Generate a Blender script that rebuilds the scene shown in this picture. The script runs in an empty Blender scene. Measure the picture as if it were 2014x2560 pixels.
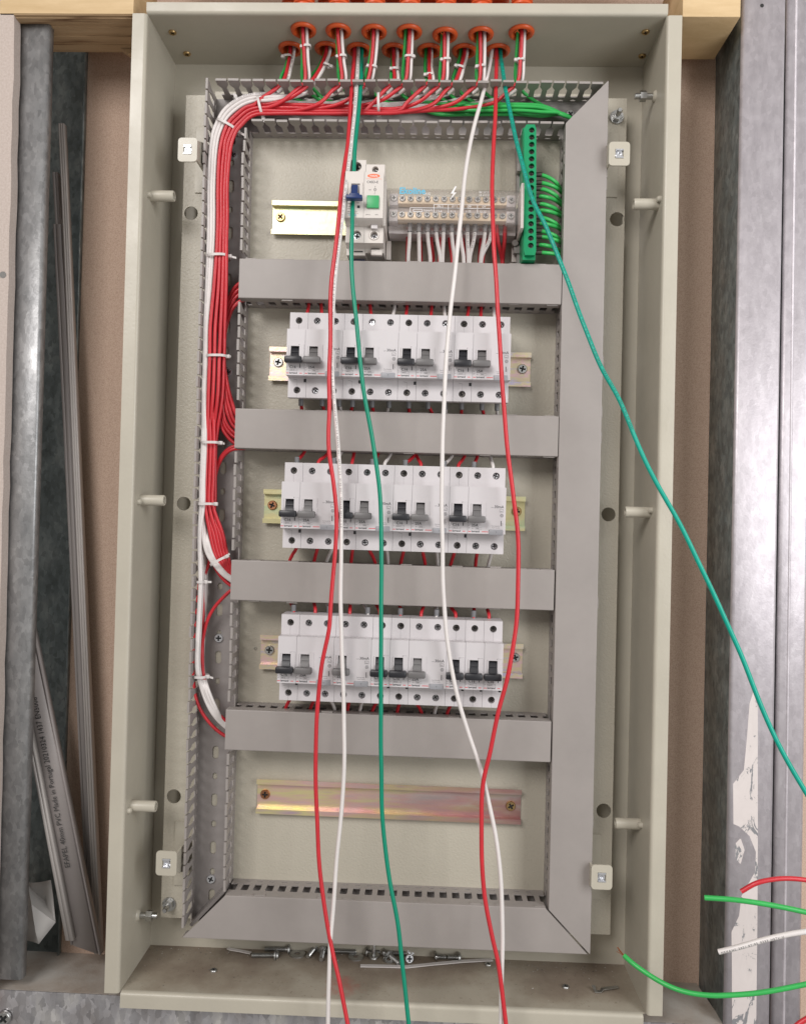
import bpy, bmesh, math, random
from mathutils import Vector, Matrix
from mathutils.geometry import tessellate_polygon
random.seed(7)
R = math.radians
SC = bpy.context.scene
COL = SC.collection
MM = 0.001
# ------------------------------------------------------------------ camera
F, RX, RY, RZ = 1999.5, 0.0131, 0.0321, -0.0239
CX, CZ, CD = 33.556, -8.1, 828.16

def _rot(a, b, c):
    X = Matrix(((1, 0, 0), (0, math.cos(a), -math.sin(a)), (0, math.sin(a), math.cos(a))))
    Y = Matrix(((math.cos(b), 0, math.sin(b)), (0, 1, 0), (-math.sin(b), 0, math.cos(b))))
    Z = Matrix(((math.cos(c), -math.sin(c), 0), (math.sin(c), math.cos(c), 0), (0, 0, 1)))
    return Z @ Y @ X
RM = _rot(RX, RY, RZ)                       # rows: right, up, forward, each in (x, z, y) order
row = lambda i: Vector((RM[i][0], RM[i][2], RM[i][1]))
c_r, c_u, c_f = row(0), row(1), row(2)
cam = bpy.data.cameras.new('camera')
camo = bpy.data.objects.new('camera', cam); COL.objects.link(camo)
mw = Matrix.Identity(4)
for i in range(3):
    mw[i][0], mw[i][1], mw[i][2] = c_r[i], c_u[i], -c_f[i]
mw.translation = Vector((CX, -CD, CZ)) * MM
camo.matrix_world = mw
cam.sensor_fit = 'VERTICAL'; cam.sensor_height = 24; cam.lens = 24 * F / 2560
cam.clip_start = 0.01; cam.clip_end = 50
SC.camera = camo
CAMP = Vector((CX, -CD, CZ))

def ray(px, py):
    return (c_r * ((px - 1007) / F) + c_u * (-(py - 1280) / F) + c_f)
def at(px, py, Y):                          # photograph pixel at a depth -> place in mm
    d = ray(px, py); t = (Y + CD) / d.y
    return CAMP + d * t
def at_z(px, py, z):
    d = ray(px, py); return CAMP + d * ((z - CZ) / d.z)
def at_x(px, py, x):
    d = ray(px, py); return CAMP + d * ((x - CX) / d.x)
# ------------------------------------------------------------------ light
w = bpy.data.worlds.new('World'); SC.world = w; w.use_nodes = True
w.node_tree.nodes['Background'].inputs[0].default_value = (1.0, 0.95, 0.89, 1)
w.node_tree.nodes['Background'].inputs[1].default_value = 0.32

def area(name, loc, target, size, power, col, sy=None, spread=180):
    l = bpy.data.lights.new(name, 'AREA'); l.energy = power; l.color = col
    l.shape = 'RECTANGLE'; l.size = size; l.size_y = sy or size
    l.spread = R(spread)
    o = bpy.data.objects.new(name, l); COL.objects.link(o)
    o.location = loc
    o.rotation_euler = (Vector(target) - Vector(loc)).to_track_quat('-Z', 'Y').to_euler()
    return o
area('window_light', (-0.85, -2.0, 1.2), (0.25, 0, 0.0), 1.0, 14.2, (1.0, 0.965, 0.945), None, 110)
area('right_fill', (1.05, -1.1, 0.25), (0.2, 0, -0.05), 0.7, 16.5, (0.98, 0.99, 1.0), 1.3)  # added fill without a known source, brightens the right side
SC.view_settings.view_transform = 'Standard'
SC.view_settings.look = 'None'
SC.view_settings.exposure = 0.0
SC.view_settings.gamma = 1.0
SC.cycles.max_bounces = 8
SC.cycles.use_denoising = True
# ------------------------------------------------------------------ materials
MATS = {}
def nodes_of(m):
    nt = m.node_tree; b = nt.nodes['Principled BSDF']
    return nt, b
def ramp(nt, fac, stops):
    r = nt.nodes.new('ShaderNodeValToRGB')
    e = r.color_ramp.elements
    e[0].position, e[0].color = stops[0][0], (*stops[0][1], 1)
    e[1].position, e[1].color = stops[-1][0], (*stops[-1][1], 1)
    for p, c in stops[1:-1]:
        k = e.new(p); k.color = (*c, 1)
    nt.links.new(fac, r.inputs[0]); return r.outputs[0]
def noise(nt, scale, detail=2, rough=.5, vec=None, dist=0, stretch=None):
    tc = nt.nodes.new('ShaderNodeTexCoord')
    v = tc.outputs['Object']
    if stretch:
        mp = nt.nodes.new('ShaderNodeMapping'); mp.inputs['Scale'].default_value = stretch
        nt.links.new(v, mp.inputs[0]); v = mp.outputs[0]
    n = nt.nodes.new('ShaderNodeTexNoise'); n.inputs['Scale'].default_value = scale
    n.inputs['Detail'].default_value = detail; n.inputs['Roughness'].default_value = rough
    n.inputs['Distortion'].default_value = dist
    nt.links.new(v, n.inputs['Vector']); return n.outputs['Fac']
def mat(name, col, rough=.5, metal=0, var=None, bump=None, spec=.5, sub=0, trans=0, alpha=1, coat=0, stops=None, nstretch=None, rvar=None):
    if name in MATS: return MATS[name]
    m = bpy.data.materials.new(name); m.use_nodes = True
    nt, b = nodes_of(m)
    b.inputs['Base Color'].default_value = (*col, 1)
    b.inputs['Roughness'].default_value = rough
    b.inputs['Metallic'].default_value = metal
    b.inputs['Specular IOR Level'].default_value = spec
    if sub:
        b.inputs['Subsurface Weight'].default_value = sub
        b.inputs['Subsurface Radius'].default_value = (.002, .0015, .001); b.inputs['Subsurface Scale'].default_value = 1
    if trans: b.inputs['Transmission Weight'].default_value = trans
    if coat: b.inputs['Coat Weight'].default_value = coat
    b.inputs['Alpha'].default_value = alpha
    if stops:
        sc, de, st = stops
        nt.links.new(ramp(nt, noise(nt, sc, de, .6, stretch=nstretch), st), b.inputs['Base Color'])
    elif var:
        sc, am = var
        lo = tuple(max(0, c * (1 - am)) for c in col); hi = tuple(min(1, c * (1 + am)) for c in col)
        nt.links.new(ramp(nt, noise(nt, sc, 5, .65, stretch=nstretch), [(.3, lo), (.7, hi)]), b.inputs['Base Color'])
    if rvar:
        sc, lo, hi = rvar
        nt.links.new(ramp(nt, noise(nt, sc, 4, .6), [(.3, (lo,) * 3), (.7, (hi,) * 3)]), b.inputs['Roughness'])
    if bump:
        sc, dist, det = bump
        bn = nt.nodes.new('ShaderNodeBump'); bn.inputs['Strength'].default_value = 1
        bn.inputs['Distance'].default_value = dist
        nt.links.new(noise(nt, sc, det, .55, dist=.6), bn.inputs['Height'])
        nt.links.new(bn.outputs[0], b.inputs['Normal'])
    MATS[name] = m; return m

enamel = mat('beige_enamel', (.46, .425, .35), .36, var=(11, .06), bump=(330, .00012, 1), rvar=(14, .28, .5))
enamel_pl = mat('wrinkle_enamel', (.46, .425, .35), .42, var=(7, .05), bump=(430, .00038, 1))
pvc = mat('grey_pvc', (.305, .275, .258), .45, var=(16, .06), bump=(900, .00003, 2))
pvc_d = mat('grey_pvc_base', (.27, .245, .235), .5, var=(30, .06))
shell = mat('breaker_shell', (.57, .54, .55), .42, var=(40, .015), bump=(2500, .00002, 2))
shell_b = mat('beige_shell', (.62, .57, .53), .42, var=(40, .02), bump=(2500, .00002, 2))
black_p = mat('black_plastic', (.018, .018, .022), .38)
grey_p = mat('grey_plastic', (.135, .128, .128), .42)
button_m = mat('button_grey', (.30, .30, .32), .45)
ink = mat('ink', (.035, .035, .04), .6)
ink_l = mat('light_ink', (.32, .31, .32), .6)
ink_w = mat('white_ink', (.78, .76, .76), .5)
red_ink = mat('red_ink', (.62, .03, .05), .5)
blue_ink = mat('blue_ink', (.10, .42, .60), .5)
orange_ink = mat('orange_ink', (.85, .16, .06), .5)
wire_r = mat('red_insulation', (.54, .026, .036), .36, var=(25, .10), bump=(250, .00012, 2))
wire_w = mat('white_insulation', (.70, .655, .635), .38, var=(30, .04), bump=(250, .0001, 2))
wire_g = mat('green_insulation', (.035, .40, .085), .35, var=(30, .08), bump=(250, .0001, 2))
wire_t = mat('teal_green_insulation', (.0, .235, .14), .35, var=(30, .06))
wire_t2 = mat('bright_teal_insulation', (.0, .33, .24), .35, var=(30, .06))
copper = mat('bare_copper', (.62, .26, .13), .4, 1)
sleeve = mat('grey_sleeve', (.19, .19, .20), .45)
tie_m = mat('nylon', (.70, .66, .64), .4, alpha=.82, spec=.5)
orange_m = mat('orange_conduit', (.66, .10, .022), .36, var=(40, .12))
earth_m = mat('green_terminal', (.0, .26, .10), .36)
green_b = mat('green_button', (.05, .36, .13), .4)
blue_l = mat('blue_lever', (.015, .035, .13), .35)
chrome = mat('bright_screw', (.72, .73, .76), .26, .75)
dsteel = mat('dark_steel', (.14, .13, .12), .38, 1)
tsteel = mat('terminal_steel', (.50, .50, .52), .2, 1)
steel = mat('zinc_steel', (.50, .50, .49), .33, 1, rvar=(60, .22, .5))
brass_s = mat('brass_screw', (.52, .36, .17), .35, 1)
cop_s = mat('copper_screw', (.46, .22, .12), .4, 1)
brass_bar = mat('brass_bar', (.80, .64, .45), .38, .15)
dark_hole = mat('dark_recess', (.02, .02, .02), .8)  # near-black, carries the shade inside screw recesses, slots and holes
galv_st = (110, 6, [(.28, (.50, .465, .495)), (.45, (.56, .52, .55)), (.6, (.60, .56, .59)), (.78, (.67, .63, .66))])
galv = mat('galvanised_steel', (.5, .5, .5), .4, .46, stops=galv_st, nstretch=(1, 1, .3), rvar=(60, .42, .56), bump=(260, .00018, 3))
galv_d = mat('shaded_galvanised', (.2, .2, .2), .5, .6, stops=(60, 7, [(.28, (.17, .205, .21)), (.5, (.27, .32, .33)), (.72, (.42, .47, .475))]), nstretch=(1, 1, .55), rvar=(40, .4, .65))  # darker copy of the stud steel: shade of webs and rear flange in colour
board_m = mat('brown_paper_board', (.47, .35, .27), .85, stops=(900, 3, [(.28, (.37, .255, .19)), (.5, (.485, .35, .27)), (.72, (.55, .415, .325))]), bump=(500, .0002, 3))
board_e = mat('plasterboard_paper', (.54, .46, .42), .85, stops=(500, 4, [(.3, (.47, .39, .345)), (.7, (.57, .49, .445))]), bump=(300, .0002, 3))
wood_m = mat('pine_block', (.62, .44, .24), .65, stops=(30, 6, [(.3, (.52, .36, .18)), (.6, (.67, .49, .28))]), nstretch=(.3, 1, 2.0), bump=(160, .0004, 4))
ply_m = mat('plywood_edge', (.45, .30, .16), .75, stops=(34, 6, [(.36, (.16, .08, .035)), (.44, (.44, .30, .17)), (.7, (.56, .40, .24))]), nstretch=(.12, 1.9, 1), bump=(200, .0006, 4))
lid_m = mat('dusty_grey_pvc', (.27, .245, .235), .5, var=(14, .12), nstretch=(1, 1, .1))
lid_l = mat('light_grey_pvc', (.42, .39, .37), .45, var=(14, .08))
paper_m = mat('white_paper', (.50, .48, .46), .8, alpha=.8)  # white paper greyed, the shade of its corner put into the colour
lilac = mat('white_base', (.62, .58, .58), .45)

# yellow zinc with iridescent patches
def irid(name, stops, sc):
    return mat(name, (.6, .5, .3), .34, .55, stops=(sc, 3, stops), nstretch=(.5, 1, 1.6), bump=(300, .00008, 2))
zinc_y = irid('yellow_zinc', [(.3, (.60, .55, .28)), (.48, (.72, .66, .38)), (.6, (.56, .66, .42)), (.75, (.70, .58, .42))], 35)
zinc_p = irid('iridescent_zinc', [(.28, (.72, .68, .42)), (.42, (.80, .56, .58)), (.52, (.76, .66, .42)), (.64, (.60, .54, .70)), (.78, (.58, .74, .58))], 70)

# dusty floor enamel: enamel with settled brown dust patches
def spangle(m, sc, amt):
    # crystalline zinc flowers: each cell a slightly different tone
    nt, b = nodes_of(m)
    tc = nt.nodes.new('ShaderNodeTexCoord'); mp = nt.nodes.new('ShaderNodeMapping'); mp.inputs['Scale'].default_value = (1, 1, .6)
    nt.links.new(tc.outputs['Object'], mp.inputs[0])
    n = nt.nodes.new('ShaderNodeTexNoise'); n.inputs['Scale'].default_value = sc * 1.4; n.inputs['Detail'].default_value = 2
    nt.links.new(mp.outputs[0], n.inputs['Vector'])
    ad = nt.nodes.new('ShaderNodeVectorMath'); ad.operation = 'MULTIPLY_ADD'; ad.inputs[1].default_value = (.9 / sc,) * 3
    nt.links.new(n.outputs['Color'], ad.inputs[0]); nt.links.new(mp.outputs[0], ad.inputs[2])
    v = nt.nodes.new('ShaderNodeTexVoronoi'); v.inputs['Scale'].default_value = sc; nt.links.new(ad.outputs[0], v.inputs['Vector'])
    c = ramp(nt, v.outputs['Color'], [(.15, (1 - amt,) * 3), (.85, (1 + 0 * amt,) * 3)])
    src = b.inputs['Base Color'].links[0].from_socket
    mx = nt.nodes.new('ShaderNodeMix'); mx.data_type = 'RGBA'; mx.blend_type = 'MULTIPLY'; mx.inputs[0].default_value = 1
    nt.links.new(src, mx.inputs[6]); nt.links.new(c, mx.inputs[7]); nt.links.new(mx.outputs[2], b.inputs['Base Color'])
    return m
galv_l = mat('grey_galvanised', (.4, .4, .4), .42, .5, stops=(60, 6, [(.28, (.30, .305, .31)), (.5, (.38, .38, .385)), (.75, (.50, .50, .50))]), nstretch=(1, 1, .5), rvar=(60, .36, .5), bump=(260, .00018, 3)); spangle(galv_l, 240, .28)  # darker, more neutral galvanised tone for the left stud
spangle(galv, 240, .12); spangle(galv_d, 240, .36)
mid_recess = mat('shaded_recess', (.10, .10, .10), .5, .6)  # recess floor darker than its screw: shade in the cross put into colour
def dusty():
    m = mat('dusty_enamel', (.4, .36, .29), .6, bump=(600, .00008, 3))
    nt, b = nodes_of(m)
    tc = nt.nodes.new('ShaderNodeTexCoord'); sp = nt.nodes.new('ShaderNodeSeparateXYZ'); nt.links.new(tc.outputs['Object'], sp.inputs[0])
    f1 = noise(nt, 13, 6, .62)
    ad = nt.nodes.new('ShaderNodeMath'); ad.operation = 'MULTIPLY_ADD'; ad.inputs[1].default_value = -4.2
    nt.links.new(sp.outputs['Y'], ad.inputs[0]); nt.links.new(f1, ad.inputs[2])    # dust gathers towards the back
    c1 = ramp(nt, ad.outputs[0], [(.42, (.215, .17, .13)), (.56, (.285, .24, .185)), (.74, (.37, .33, .265))])
    f2 = noise(nt, 300, 3, .7)
    c2 = ramp(nt, f2, [(.30, (.45, .4, .34)), (.37, (1, 1, 1))])
    mx = nt.nodes.new('ShaderNodeMix'); mx.data_type = 'RGBA'; mx.blend_type = 'MULTIPLY'; mx.inputs[0].default_value = .6
    nt.links.new(c1, mx.inputs[6]); nt.links.new(c2, mx.inputs[7]); st = nt.nodes.new('ShaderNodeVectorMath'); st.operation = 'DISTANCE'; st.inputs[1].default_value = tuple(at_z(858, 2466, -465.9) * MM)
    nt.links.new(tc.outputs['Object'], st.inputs[0])
    sm = nt.nodes.new('ShaderNodeMath'); sm.operation = 'MULTIPLY_ADD'; sm.inputs[1].default_value = 22; nt.links.new(st.outputs['Value'], sm.inputs[0]); nt.links.new(noise(nt, 90, 4, .6), sm.inputs[2])
    sr = ramp(nt, sm.outputs[0], [(.55, (.55,) * 3), (.95, (0, 0, 0))])
    m2 = nt.nodes.new('ShaderNodeMix'); m2.data_type = 'RGBA'; m2.inputs[7].default_value = (.36, .09, .07, 1)
    nt.links.new(sr, m2.inputs[0]); nt.links.new(mx.outputs[2], m2.inputs[6]); nt.links.new(m2.outputs[2], b.inputs['Base Color'])
    return m
dusty_m = dusty()
def rail_fade():
    # zinc finish that changes along the rail: gold and pink on one half, tarnished dark red on the other
    m = mat('tarnished_zinc', (.5, .4, .35), .36, .75, bump=(300, .00008, 2)); nt, b = nodes_of(m)
    tc = nt.nodes.new('ShaderNodeTexCoord'); sp = nt.nodes.new('ShaderNodeSeparateXYZ'); nt.links.new(tc.outputs['Object'], sp.inputs[0])
    a = ramp(nt, noise(nt, 22, 3, .6, stretch=(.4, 1, 3)), [(.3, (.62, .42, .60)), (.44, (.84, .76, .40)), (.56, (.86, .58, .54)), (.72, (.66, .68, .66))])
    d = ramp(nt, noise(nt, 26, 4, .6, stretch=(.5, 1, 2.4)), [(.3, (.30, .13, .15)), (.5, (.42, .22, .22)), (.62, (.46, .38, .36)), (.78, (.48, .40, .24))])
    ad = nt.nodes.new('ShaderNodeMath'); ad.operation = 'MULTIPLY_ADD'; ad.inputs[1].default_value = 4.2; ad.inputs[2].default_value = -.22; ad.use_clamp = True
    nt.links.new(sp.outputs['X'], ad.inputs[0])
    mx = nt.nodes.new('ShaderNodeMix'); mx.data_type = 'RGBA'
    nt.links.new(ad.outputs[0], mx.inputs[0]); nt.links.new(a, mx.inputs[6]); nt.links.new(d, mx.inputs[7]); nt.links.new(mx.outputs[2], b.inputs['Base Color'])
    return m
zinc_d = rail_fade()
# transparent cover: clear polycarbonate, thin sheet
def clear():
    m = bpy.data.materials.new('clear_plastic'); m.use_nodes = True
    nt = m.node_tree; nt.nodes.clear()
    o = nt.nodes.new('ShaderNodeOutputMaterial'); t = nt.nodes.new('ShaderNodeBsdfTransparent'); g = nt.nodes.new('ShaderNodeBsdfGlossy')
    d = nt.nodes.new('ShaderNodeBsdfDiffuse'); d.inputs[0].default_value = (.75, .72, .7, 1)
    t.inputs[0].default_value = (.97, .96, .955, 1); g.inputs['Roughness'].default_value = .15
    lw = nt.nodes.new('ShaderNodeLayerWeight'); pw = nt.nodes.new('ShaderNodeMath'); pw.operation = 'POWER'; pw.inputs[1].default_value = 4; nt.links.new(lw.outputs['Facing'], pw.inputs[0]); fr = nt.nodes.new('ShaderNodeMath'); fr.operation = 'MULTIPLY_ADD'; fr.inputs[1].default_value = .5; fr.inputs[2].default_value = .035; nt.links.new(pw.outputs[0], fr.inputs[0])
    a = nt.nodes.new('ShaderNodeMixShader'); c = nt.nodes.new('ShaderNodeMixShader'); c.inputs[0].default_value = .07
    nt.links.new(t.outputs[0], c.inputs[1]); nt.links.new(d.outputs[0], c.inputs[2])
    nt.links.new(fr.outputs[0], a.inputs[0]); nt.links.new(c.outputs[0], a.inputs[1]); nt.links.new(g.outputs[0], a.inputs[2])
    nt.links.new(a.outputs[0], o.inputs[0]); return m
clear_m = clear()
# painted white patch, flaking, on the galvanised stud
def flaky():
    m = mat('flaking_white_paint', (.6, .55, .53), .6)
    nt, b = nodes_of(m)
    n1 = noise(nt, 70, 6, .7, stretch=(1, 1, .5), dist=1.2)
    c = ramp(nt, n1, [(.40, (.22, .22, .23)), (.42, (.62, .56, .54)), (1, (.70, .64, .62))])
    nt.links.new(c, b.inputs['Base Color']); return m
flaky_m = flaky()

# ------------------------------------------------------------------ mesh helpers (all in mm)
class MB:
    def __init__(s): s.v = []; s.f = []
    def add(s, v, f, off=(0, 0, 0)):
        n = len(s.v); s.v += [(a[0] + off[0], a[1] + off[1], a[2] + off[2]) for a in v]
        s.f += [tuple(i + n for i in q) for q in f]; return s
    def box(s, x0, x1, y0, y1, z0, z1):
        v = [(x, y, z) for x in (x0, x1) for y in (y0, y1) for z in (z0, z1)]
        return s.add(v, [(0, 1, 3, 2), (4, 6, 7, 5), (0, 4, 5, 1), (2, 3, 7, 6), (0, 2, 6, 4), (1, 5, 7, 3)])
    def cbox(s, x0, x1, y0, y1, z0, z1, c=.6):   # box with chamfered edges
        bm = bmesh.new(); bmesh.ops.create_cube(bm, size=1)
        for q in bm.verts:
            q.co = Vector(((x0 + x1) / 2 + q.co.x * (x1 - x0), (y0 + y1) / 2 + q.co.y * (y1 - y0), (z0 + z1) / 2 + q.co.z * (z1 - z0)))
        bmesh.ops.bevel(bm, geom=bm.edges[:], offset=c, segments=2, profile=.5, affect='EDGES')
        bm.verts.index_update()
        s.add([tuple(q.co) for q in bm.verts], [tuple(q.index for q in f.verts) for f in bm.faces]); bm.free(); return s
    def extr(s, outline, holes, t0, t1, mp='F'):
        M = {'F': lambda a, b, t: (a, t, b), 'H': lambda a, b, t: (a, -b, t), 'V': lambda a, b, t: (t, -b, a), 'S': lambda a, b, t: (t, a, b)}[mp]
        loops = [outline] + list(holes)
        tri = tessellate_polygon([[Vector((p[0], p[1], 0)) for p in l] for l in loops])
        flat = [p for l in loops for p in l]; n = len(flat)
        v = [M(p[0], p[1], t0) for p in flat] + [M(p[0], p[1], t1) for p in flat]
        f = [tuple(t) for t in tri] + [tuple(i + n for i in reversed(t)) for t in tri]
        k = 0
        for l in loops:
            m = len(l)
            for i in range(m):
                a, b = k + i, k + (i + 1) % m
                f.append((a, b, b + n, a + n))
            k += m
        return s.add(v, f)
    def cyl(s, p0, p1, r0, r1=None, seg=14, caps=True):
        r1 = r0 if r1 is None else r1
        p0, p1 = Vector(p0), Vector(p1); d = (p1 - p0).normalized()
        a = d.orthogonal().normalized(); b = d.cross(a)
        v = []
        for p, r in ((p0, r0), (p1, r1)):
            for i in range(seg):
                t = 2 * math.pi * i / seg; v.append(tuple(p + (a * math.cos(t) + b * math.sin(t)) * r))
        f = [(i, (i + 1) % seg, seg + (i + 1) % seg, seg + i) for i in range(seg)]
        if caps: f += [tuple(range(seg - 1, -1, -1)), tuple(range(seg, 2 * seg))]
        return s.add(v, f)
    def lathe(s, prof, o, d=(0, 0, 1), seg=24):
        d = Vector(d).normalized(); a = d.orthogonal().normalized(); b = d.cross(a); o = Vector(o); v = []; f = []
        for r, h in prof:
            for i in range(seg):
                t = 2 * math.pi * i / seg; v.append(tuple(o + d * h + (a * math.cos(t) + b * math.sin(t)) * r))
        for j in range(len(prof) - 1):
            for i in range(seg):
                k = (i + 1) % seg; f.append((j * seg + i, j * seg + k, (j + 1) * seg + k, (j + 1) * seg + i))
        return s.add(v, f)
    def sweep(s, prof, e0, e1, mp):
        # prof: closed (n, h); e0/e1: functions n -> u
        M = {'H': lambda u, n, h: (u, -h, n), 'V': lambda u, n, h: (n, -h, u)}[mp]
        tri = tessellate_polygon([[Vector((p[0], p[1], 0)) for p in prof]]); m = len(prof)
        v = [M(e0(p[0]), p[0], p[1]) for p in prof] + [M(e1(p[0]), p[0], p[1]) for p in prof]
        f = [tuple(t) for t in tri] + [tuple(i + m for i in t) for t in tri] + [(i, (i + 1) % m, m + (i + 1) % m, m + i) for i in range(m)]
        return s.add(v, f)
    def text(s, body, size, x, y, z, center=False, rot=None, bold=0):
        v, f, wd = glyphs(body, bold)
        ox = -wd * size / 2 if center else 0
        pts = []
        for a, b in v:
            p = Vector((ox + a * size, 0, b * size))
            if rot is not None: p = rot @ p
            pts.append((p.x + x, p.y + y, p.z + z))
        return s.add(pts, f)
    def mesh(s, name, m, smooth=True, ang=38):
        me = bpy.data.meshes.new(name)
        me.from_pydata([(a * MM, b * MM, c * MM) for a, b, c in s.v], [], s.f); me.update()
        bm = bmesh.new(); bm.from_mesh(me); bmesh.ops.recalc_face_normals(bm, faces=bm.faces); bm.to_mesh(me); bm.free()
        if smooth:
            me.shade_smooth(); me.set_sharp_from_angle(angle=R(ang))
        me.materials.append(m)
        if getattr(s, 'dark', None):
            me.materials.append(getattr(s, 'dm', dark_hole))
            for i in range(s.dark, len(me.polygons)): me.polygons[i].material_index = 1
        return me
_G = {}
def glyphs(body, bold=0):
    k = (body, bold)
    if k in _G: return _G[k]
    cu = bpy.data.curves.new('t', 'FONT'); cu.body = body; cu.size = 1; cu.resolution_u = 2; cu.offset = bold
    o = bpy.data.objects.new('t', cu); COL.objects.link(o)
    me = bpy.data.meshes.new_from_object(o.evaluated_get(bpy.context.evaluated_depsgraph_get()))
    v = [(q.co.x, q.co.y) for q in me.vertices]; f = [tuple(p.vertices) for p in me.polygons]
    wd = max([a for a, b in v], default=0)
    bpy.data.objects.remove(o); bpy.data.curves.remove(cu); bpy.data.meshes.remove(me)
    _G[k] = (v, f, wd); return _G[k]

WN = {'side_wall', 'top_flange', 'bottom_flange', 'cover', 'flange', 'panel_bracket', 'profile', 'top_wall', 'rear_flange', 'front_flange'}
def link(name, data, parent=None, loc=(0, 0, 0), rot=(0, 0, 0)):
    o = bpy.data.objects.new(name, data); COL.objects.link(o); o.parent = parent
    if name in WN:
        wn = o.modifiers.new('normals', 'WEIGHTED_NORMAL'); wn.keep_sharp = True; wn.weight = 80
    o.location = Vector(loc) * MM; o.rotation_euler = rot; return o
def tag(o, label, cat, group=None):
    o['label'] = label; o['category'] = cat
    if group: o['group'] = group
    return o
def thing(name, label, cat, loc=(0, 0, 0), rot=(0, 0, 0), group=None):
    return tag(link(name, None, None, loc, rot), label, cat, group)
def struct(name, me):
    o = link(name, me); o['kind'] = 'structure'; return o
def circle(x, z, r, n=16, ph=0): return [(x + r * math.cos(2 * math.pi * i / n + ph), z + r * math.sin(2 * math.pi * i / n + ph)) for i in range(n)]
def rect(x0, x1, z0, z1): return [(x0, z0), (x1, z0), (x1, z1), (x0, z1)]
def rrect(x0, x1, z0, z1, r, k=3):
    out = []
    for cx, cz, a0 in ((x1 - r, z1 - r, 0), (x0 + r, z1 - r, 90), (x0 + r, z0 + r, 180), (x1 - r, z0 + r, 270)):
        for i in range(k + 1):
            a = R(a0 + 90 * i / k); out.append((cx + r * math.cos(a), cz + r * math.sin(a)))
    return out
def spline(P, step=3.0):
    P = [Vector(p) for p in P]
    if len(P) == 2: P = [P[0], (P[0] + P[1]) / 2, P[1]]
    Q = [P[0] * 2 - P[1]] + P + [P[-1] * 2 - P[-2]]; out = []
    for i in range(1, len(Q) - 2):
        a, b, c, d = Q[i - 1:i + 3]
        t0 = 0; t1 = t0 + max((b - a).length, .01) ** .5; t2 = t1 + max((c - b).length, .01) ** .5; t3 = t2 + max((d - c).length, .01) ** .5
        n = max(2, int((c - b).length / step))
        for k in range(n):
            t = t1 + (t2 - t1) * k / n
            A1 = a * ((t1 - t) / (t1 - t0)) + b * ((t - t0) / (t1 - t0)); A2 = b * ((t2 - t) / (t2 - t1)) + c * ((t - t1) / (t2 - t1)); A3 = c * ((t3 - t) / (t3 - t2)) + d * ((t - t2) / (t3 - t2))
            B1 = A1 * ((t2 - t) / (t2 - t0)) + A2 * ((t - t0) / (t2 - t0)); B2 = A2 * ((t3 - t) / (t3 - t1)) + A3 * ((t - t1) / (t3 - t1))
            out.append(B1 * ((t2 - t) / (t2 - t1)) + B2 * ((t - t1) / (t2 - t1)))
    out.append(P[-1]); return out
def tube(mb, P, r, seg=9):
    n = len(P); T = [(P[min(i + 1, n - 1)] - P[max(i - 1, 0)]).normalized() for i in range(n)]
    u = T[0].orthogonal().normalized(); v = []; f = []
    for i in range(n):
        u = (u - T[i] * u.dot(T[i])).normalized(); w_ = T[i].cross(u)
        for k in range(seg):
            a = 2 * math.pi * k / seg; v.append(tuple(P[i] + (u * math.cos(a) + w_ * math.sin(a)) * r))
    for i in range(n - 1):
        for k in range(seg):
            j = (k + 1) % seg; f.append((i * seg + k, i * seg + j, (i + 1) * seg + j, (i + 1) * seg + k))
    f += [tuple(range(seg)), tuple(range((n - 1) * seg, n * seg))]
    return mb.add(v, f)
def print_on(P, s, size, r):
    # lettering laid along a wire on its side towards the room
    mb = MB(); L = [0]
    for i in range(1, len(P)): L.append(L[-1] + (P[i] - P[i - 1]).length)
    d = 2
    i = 0
    for ch in s:
        if d > L[-1] - 3: break
        while i < len(L) - 2 and L[i + 1] < d: i += 1
        t = (P[i + 1] - P[i]).normalized(); p = P[i] + t * (d - L[i])
        if ch != ' ':
            out = (CAMP - p); out = (out - t * out.dot(t)).normalized(); up = out.cross(t).normalized()
            v, f, wd = glyphs(ch)
            mb.add([tuple(p + out * (r * (1 - .5 * ((b * size - size * .35) / r) ** 2) + .06) + t * (a * size) + up * (b * size - size * .35)) for a, b in v], f)
            d += wd * size + size * .22
        else: d += size * .6
    return mb
def wire(pts, m, label, r=1.75, name='wire', group=None, raw=False, cat='wire', text=None, ends=None, mcol=None):
    P = spline([p if raw else at(*p) for p in pts])
    if group and 'loose hanging' in group:      # slight kinks left from the reel
        a1, a2, a3 = (random.uniform(0, 6) for _ in range(3))
        for i, p in enumerate(P):
            p.x += .5 * math.sin(i * .06 + a1) * math.sin(i * .023 + a2) + .10 * math.sin(i * .31 + a3); p.y += .3 * math.sin(i * .09 + a2)
    o0 = P[0].copy(); Q = [p - o0 for p in P]
    t = thing(name, label, cat, o0, group=group) if (text or ends) else None
    mb = MB(); tube(mb, Q, r)
    me = mb.mesh(name, m, ang=60)
    if t: o = link('insulation', me, t)
    else: o = tag(link(name, me, None, o0), label, cat, group)
    if text: link('printed_text', print_on([p - o0 for p in P], text, r * 1.15, r).mesh('printed_text', ink, False), t)
    if ends:
        for e in ends:
            a, b = (Q[0], Q[1]) if e == 0 else (Q[-1], Q[-2])
            dd = (a - b).normalized()
            kb = MB()
            for k in range(5):
                q = Vector((random.uniform(-.9, .9), random.uniform(-.9, .9), random.uniform(-.9, .9)))
                tube(kb, [a + q * .5, a + dd * 4 + q * 1.2, a + dd * random.uniform(6, 9) + q * 2.4], .28, 4)
            link('copper_strand', kb.mesh('copper_strand', copper), t)
    return t or o

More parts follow.
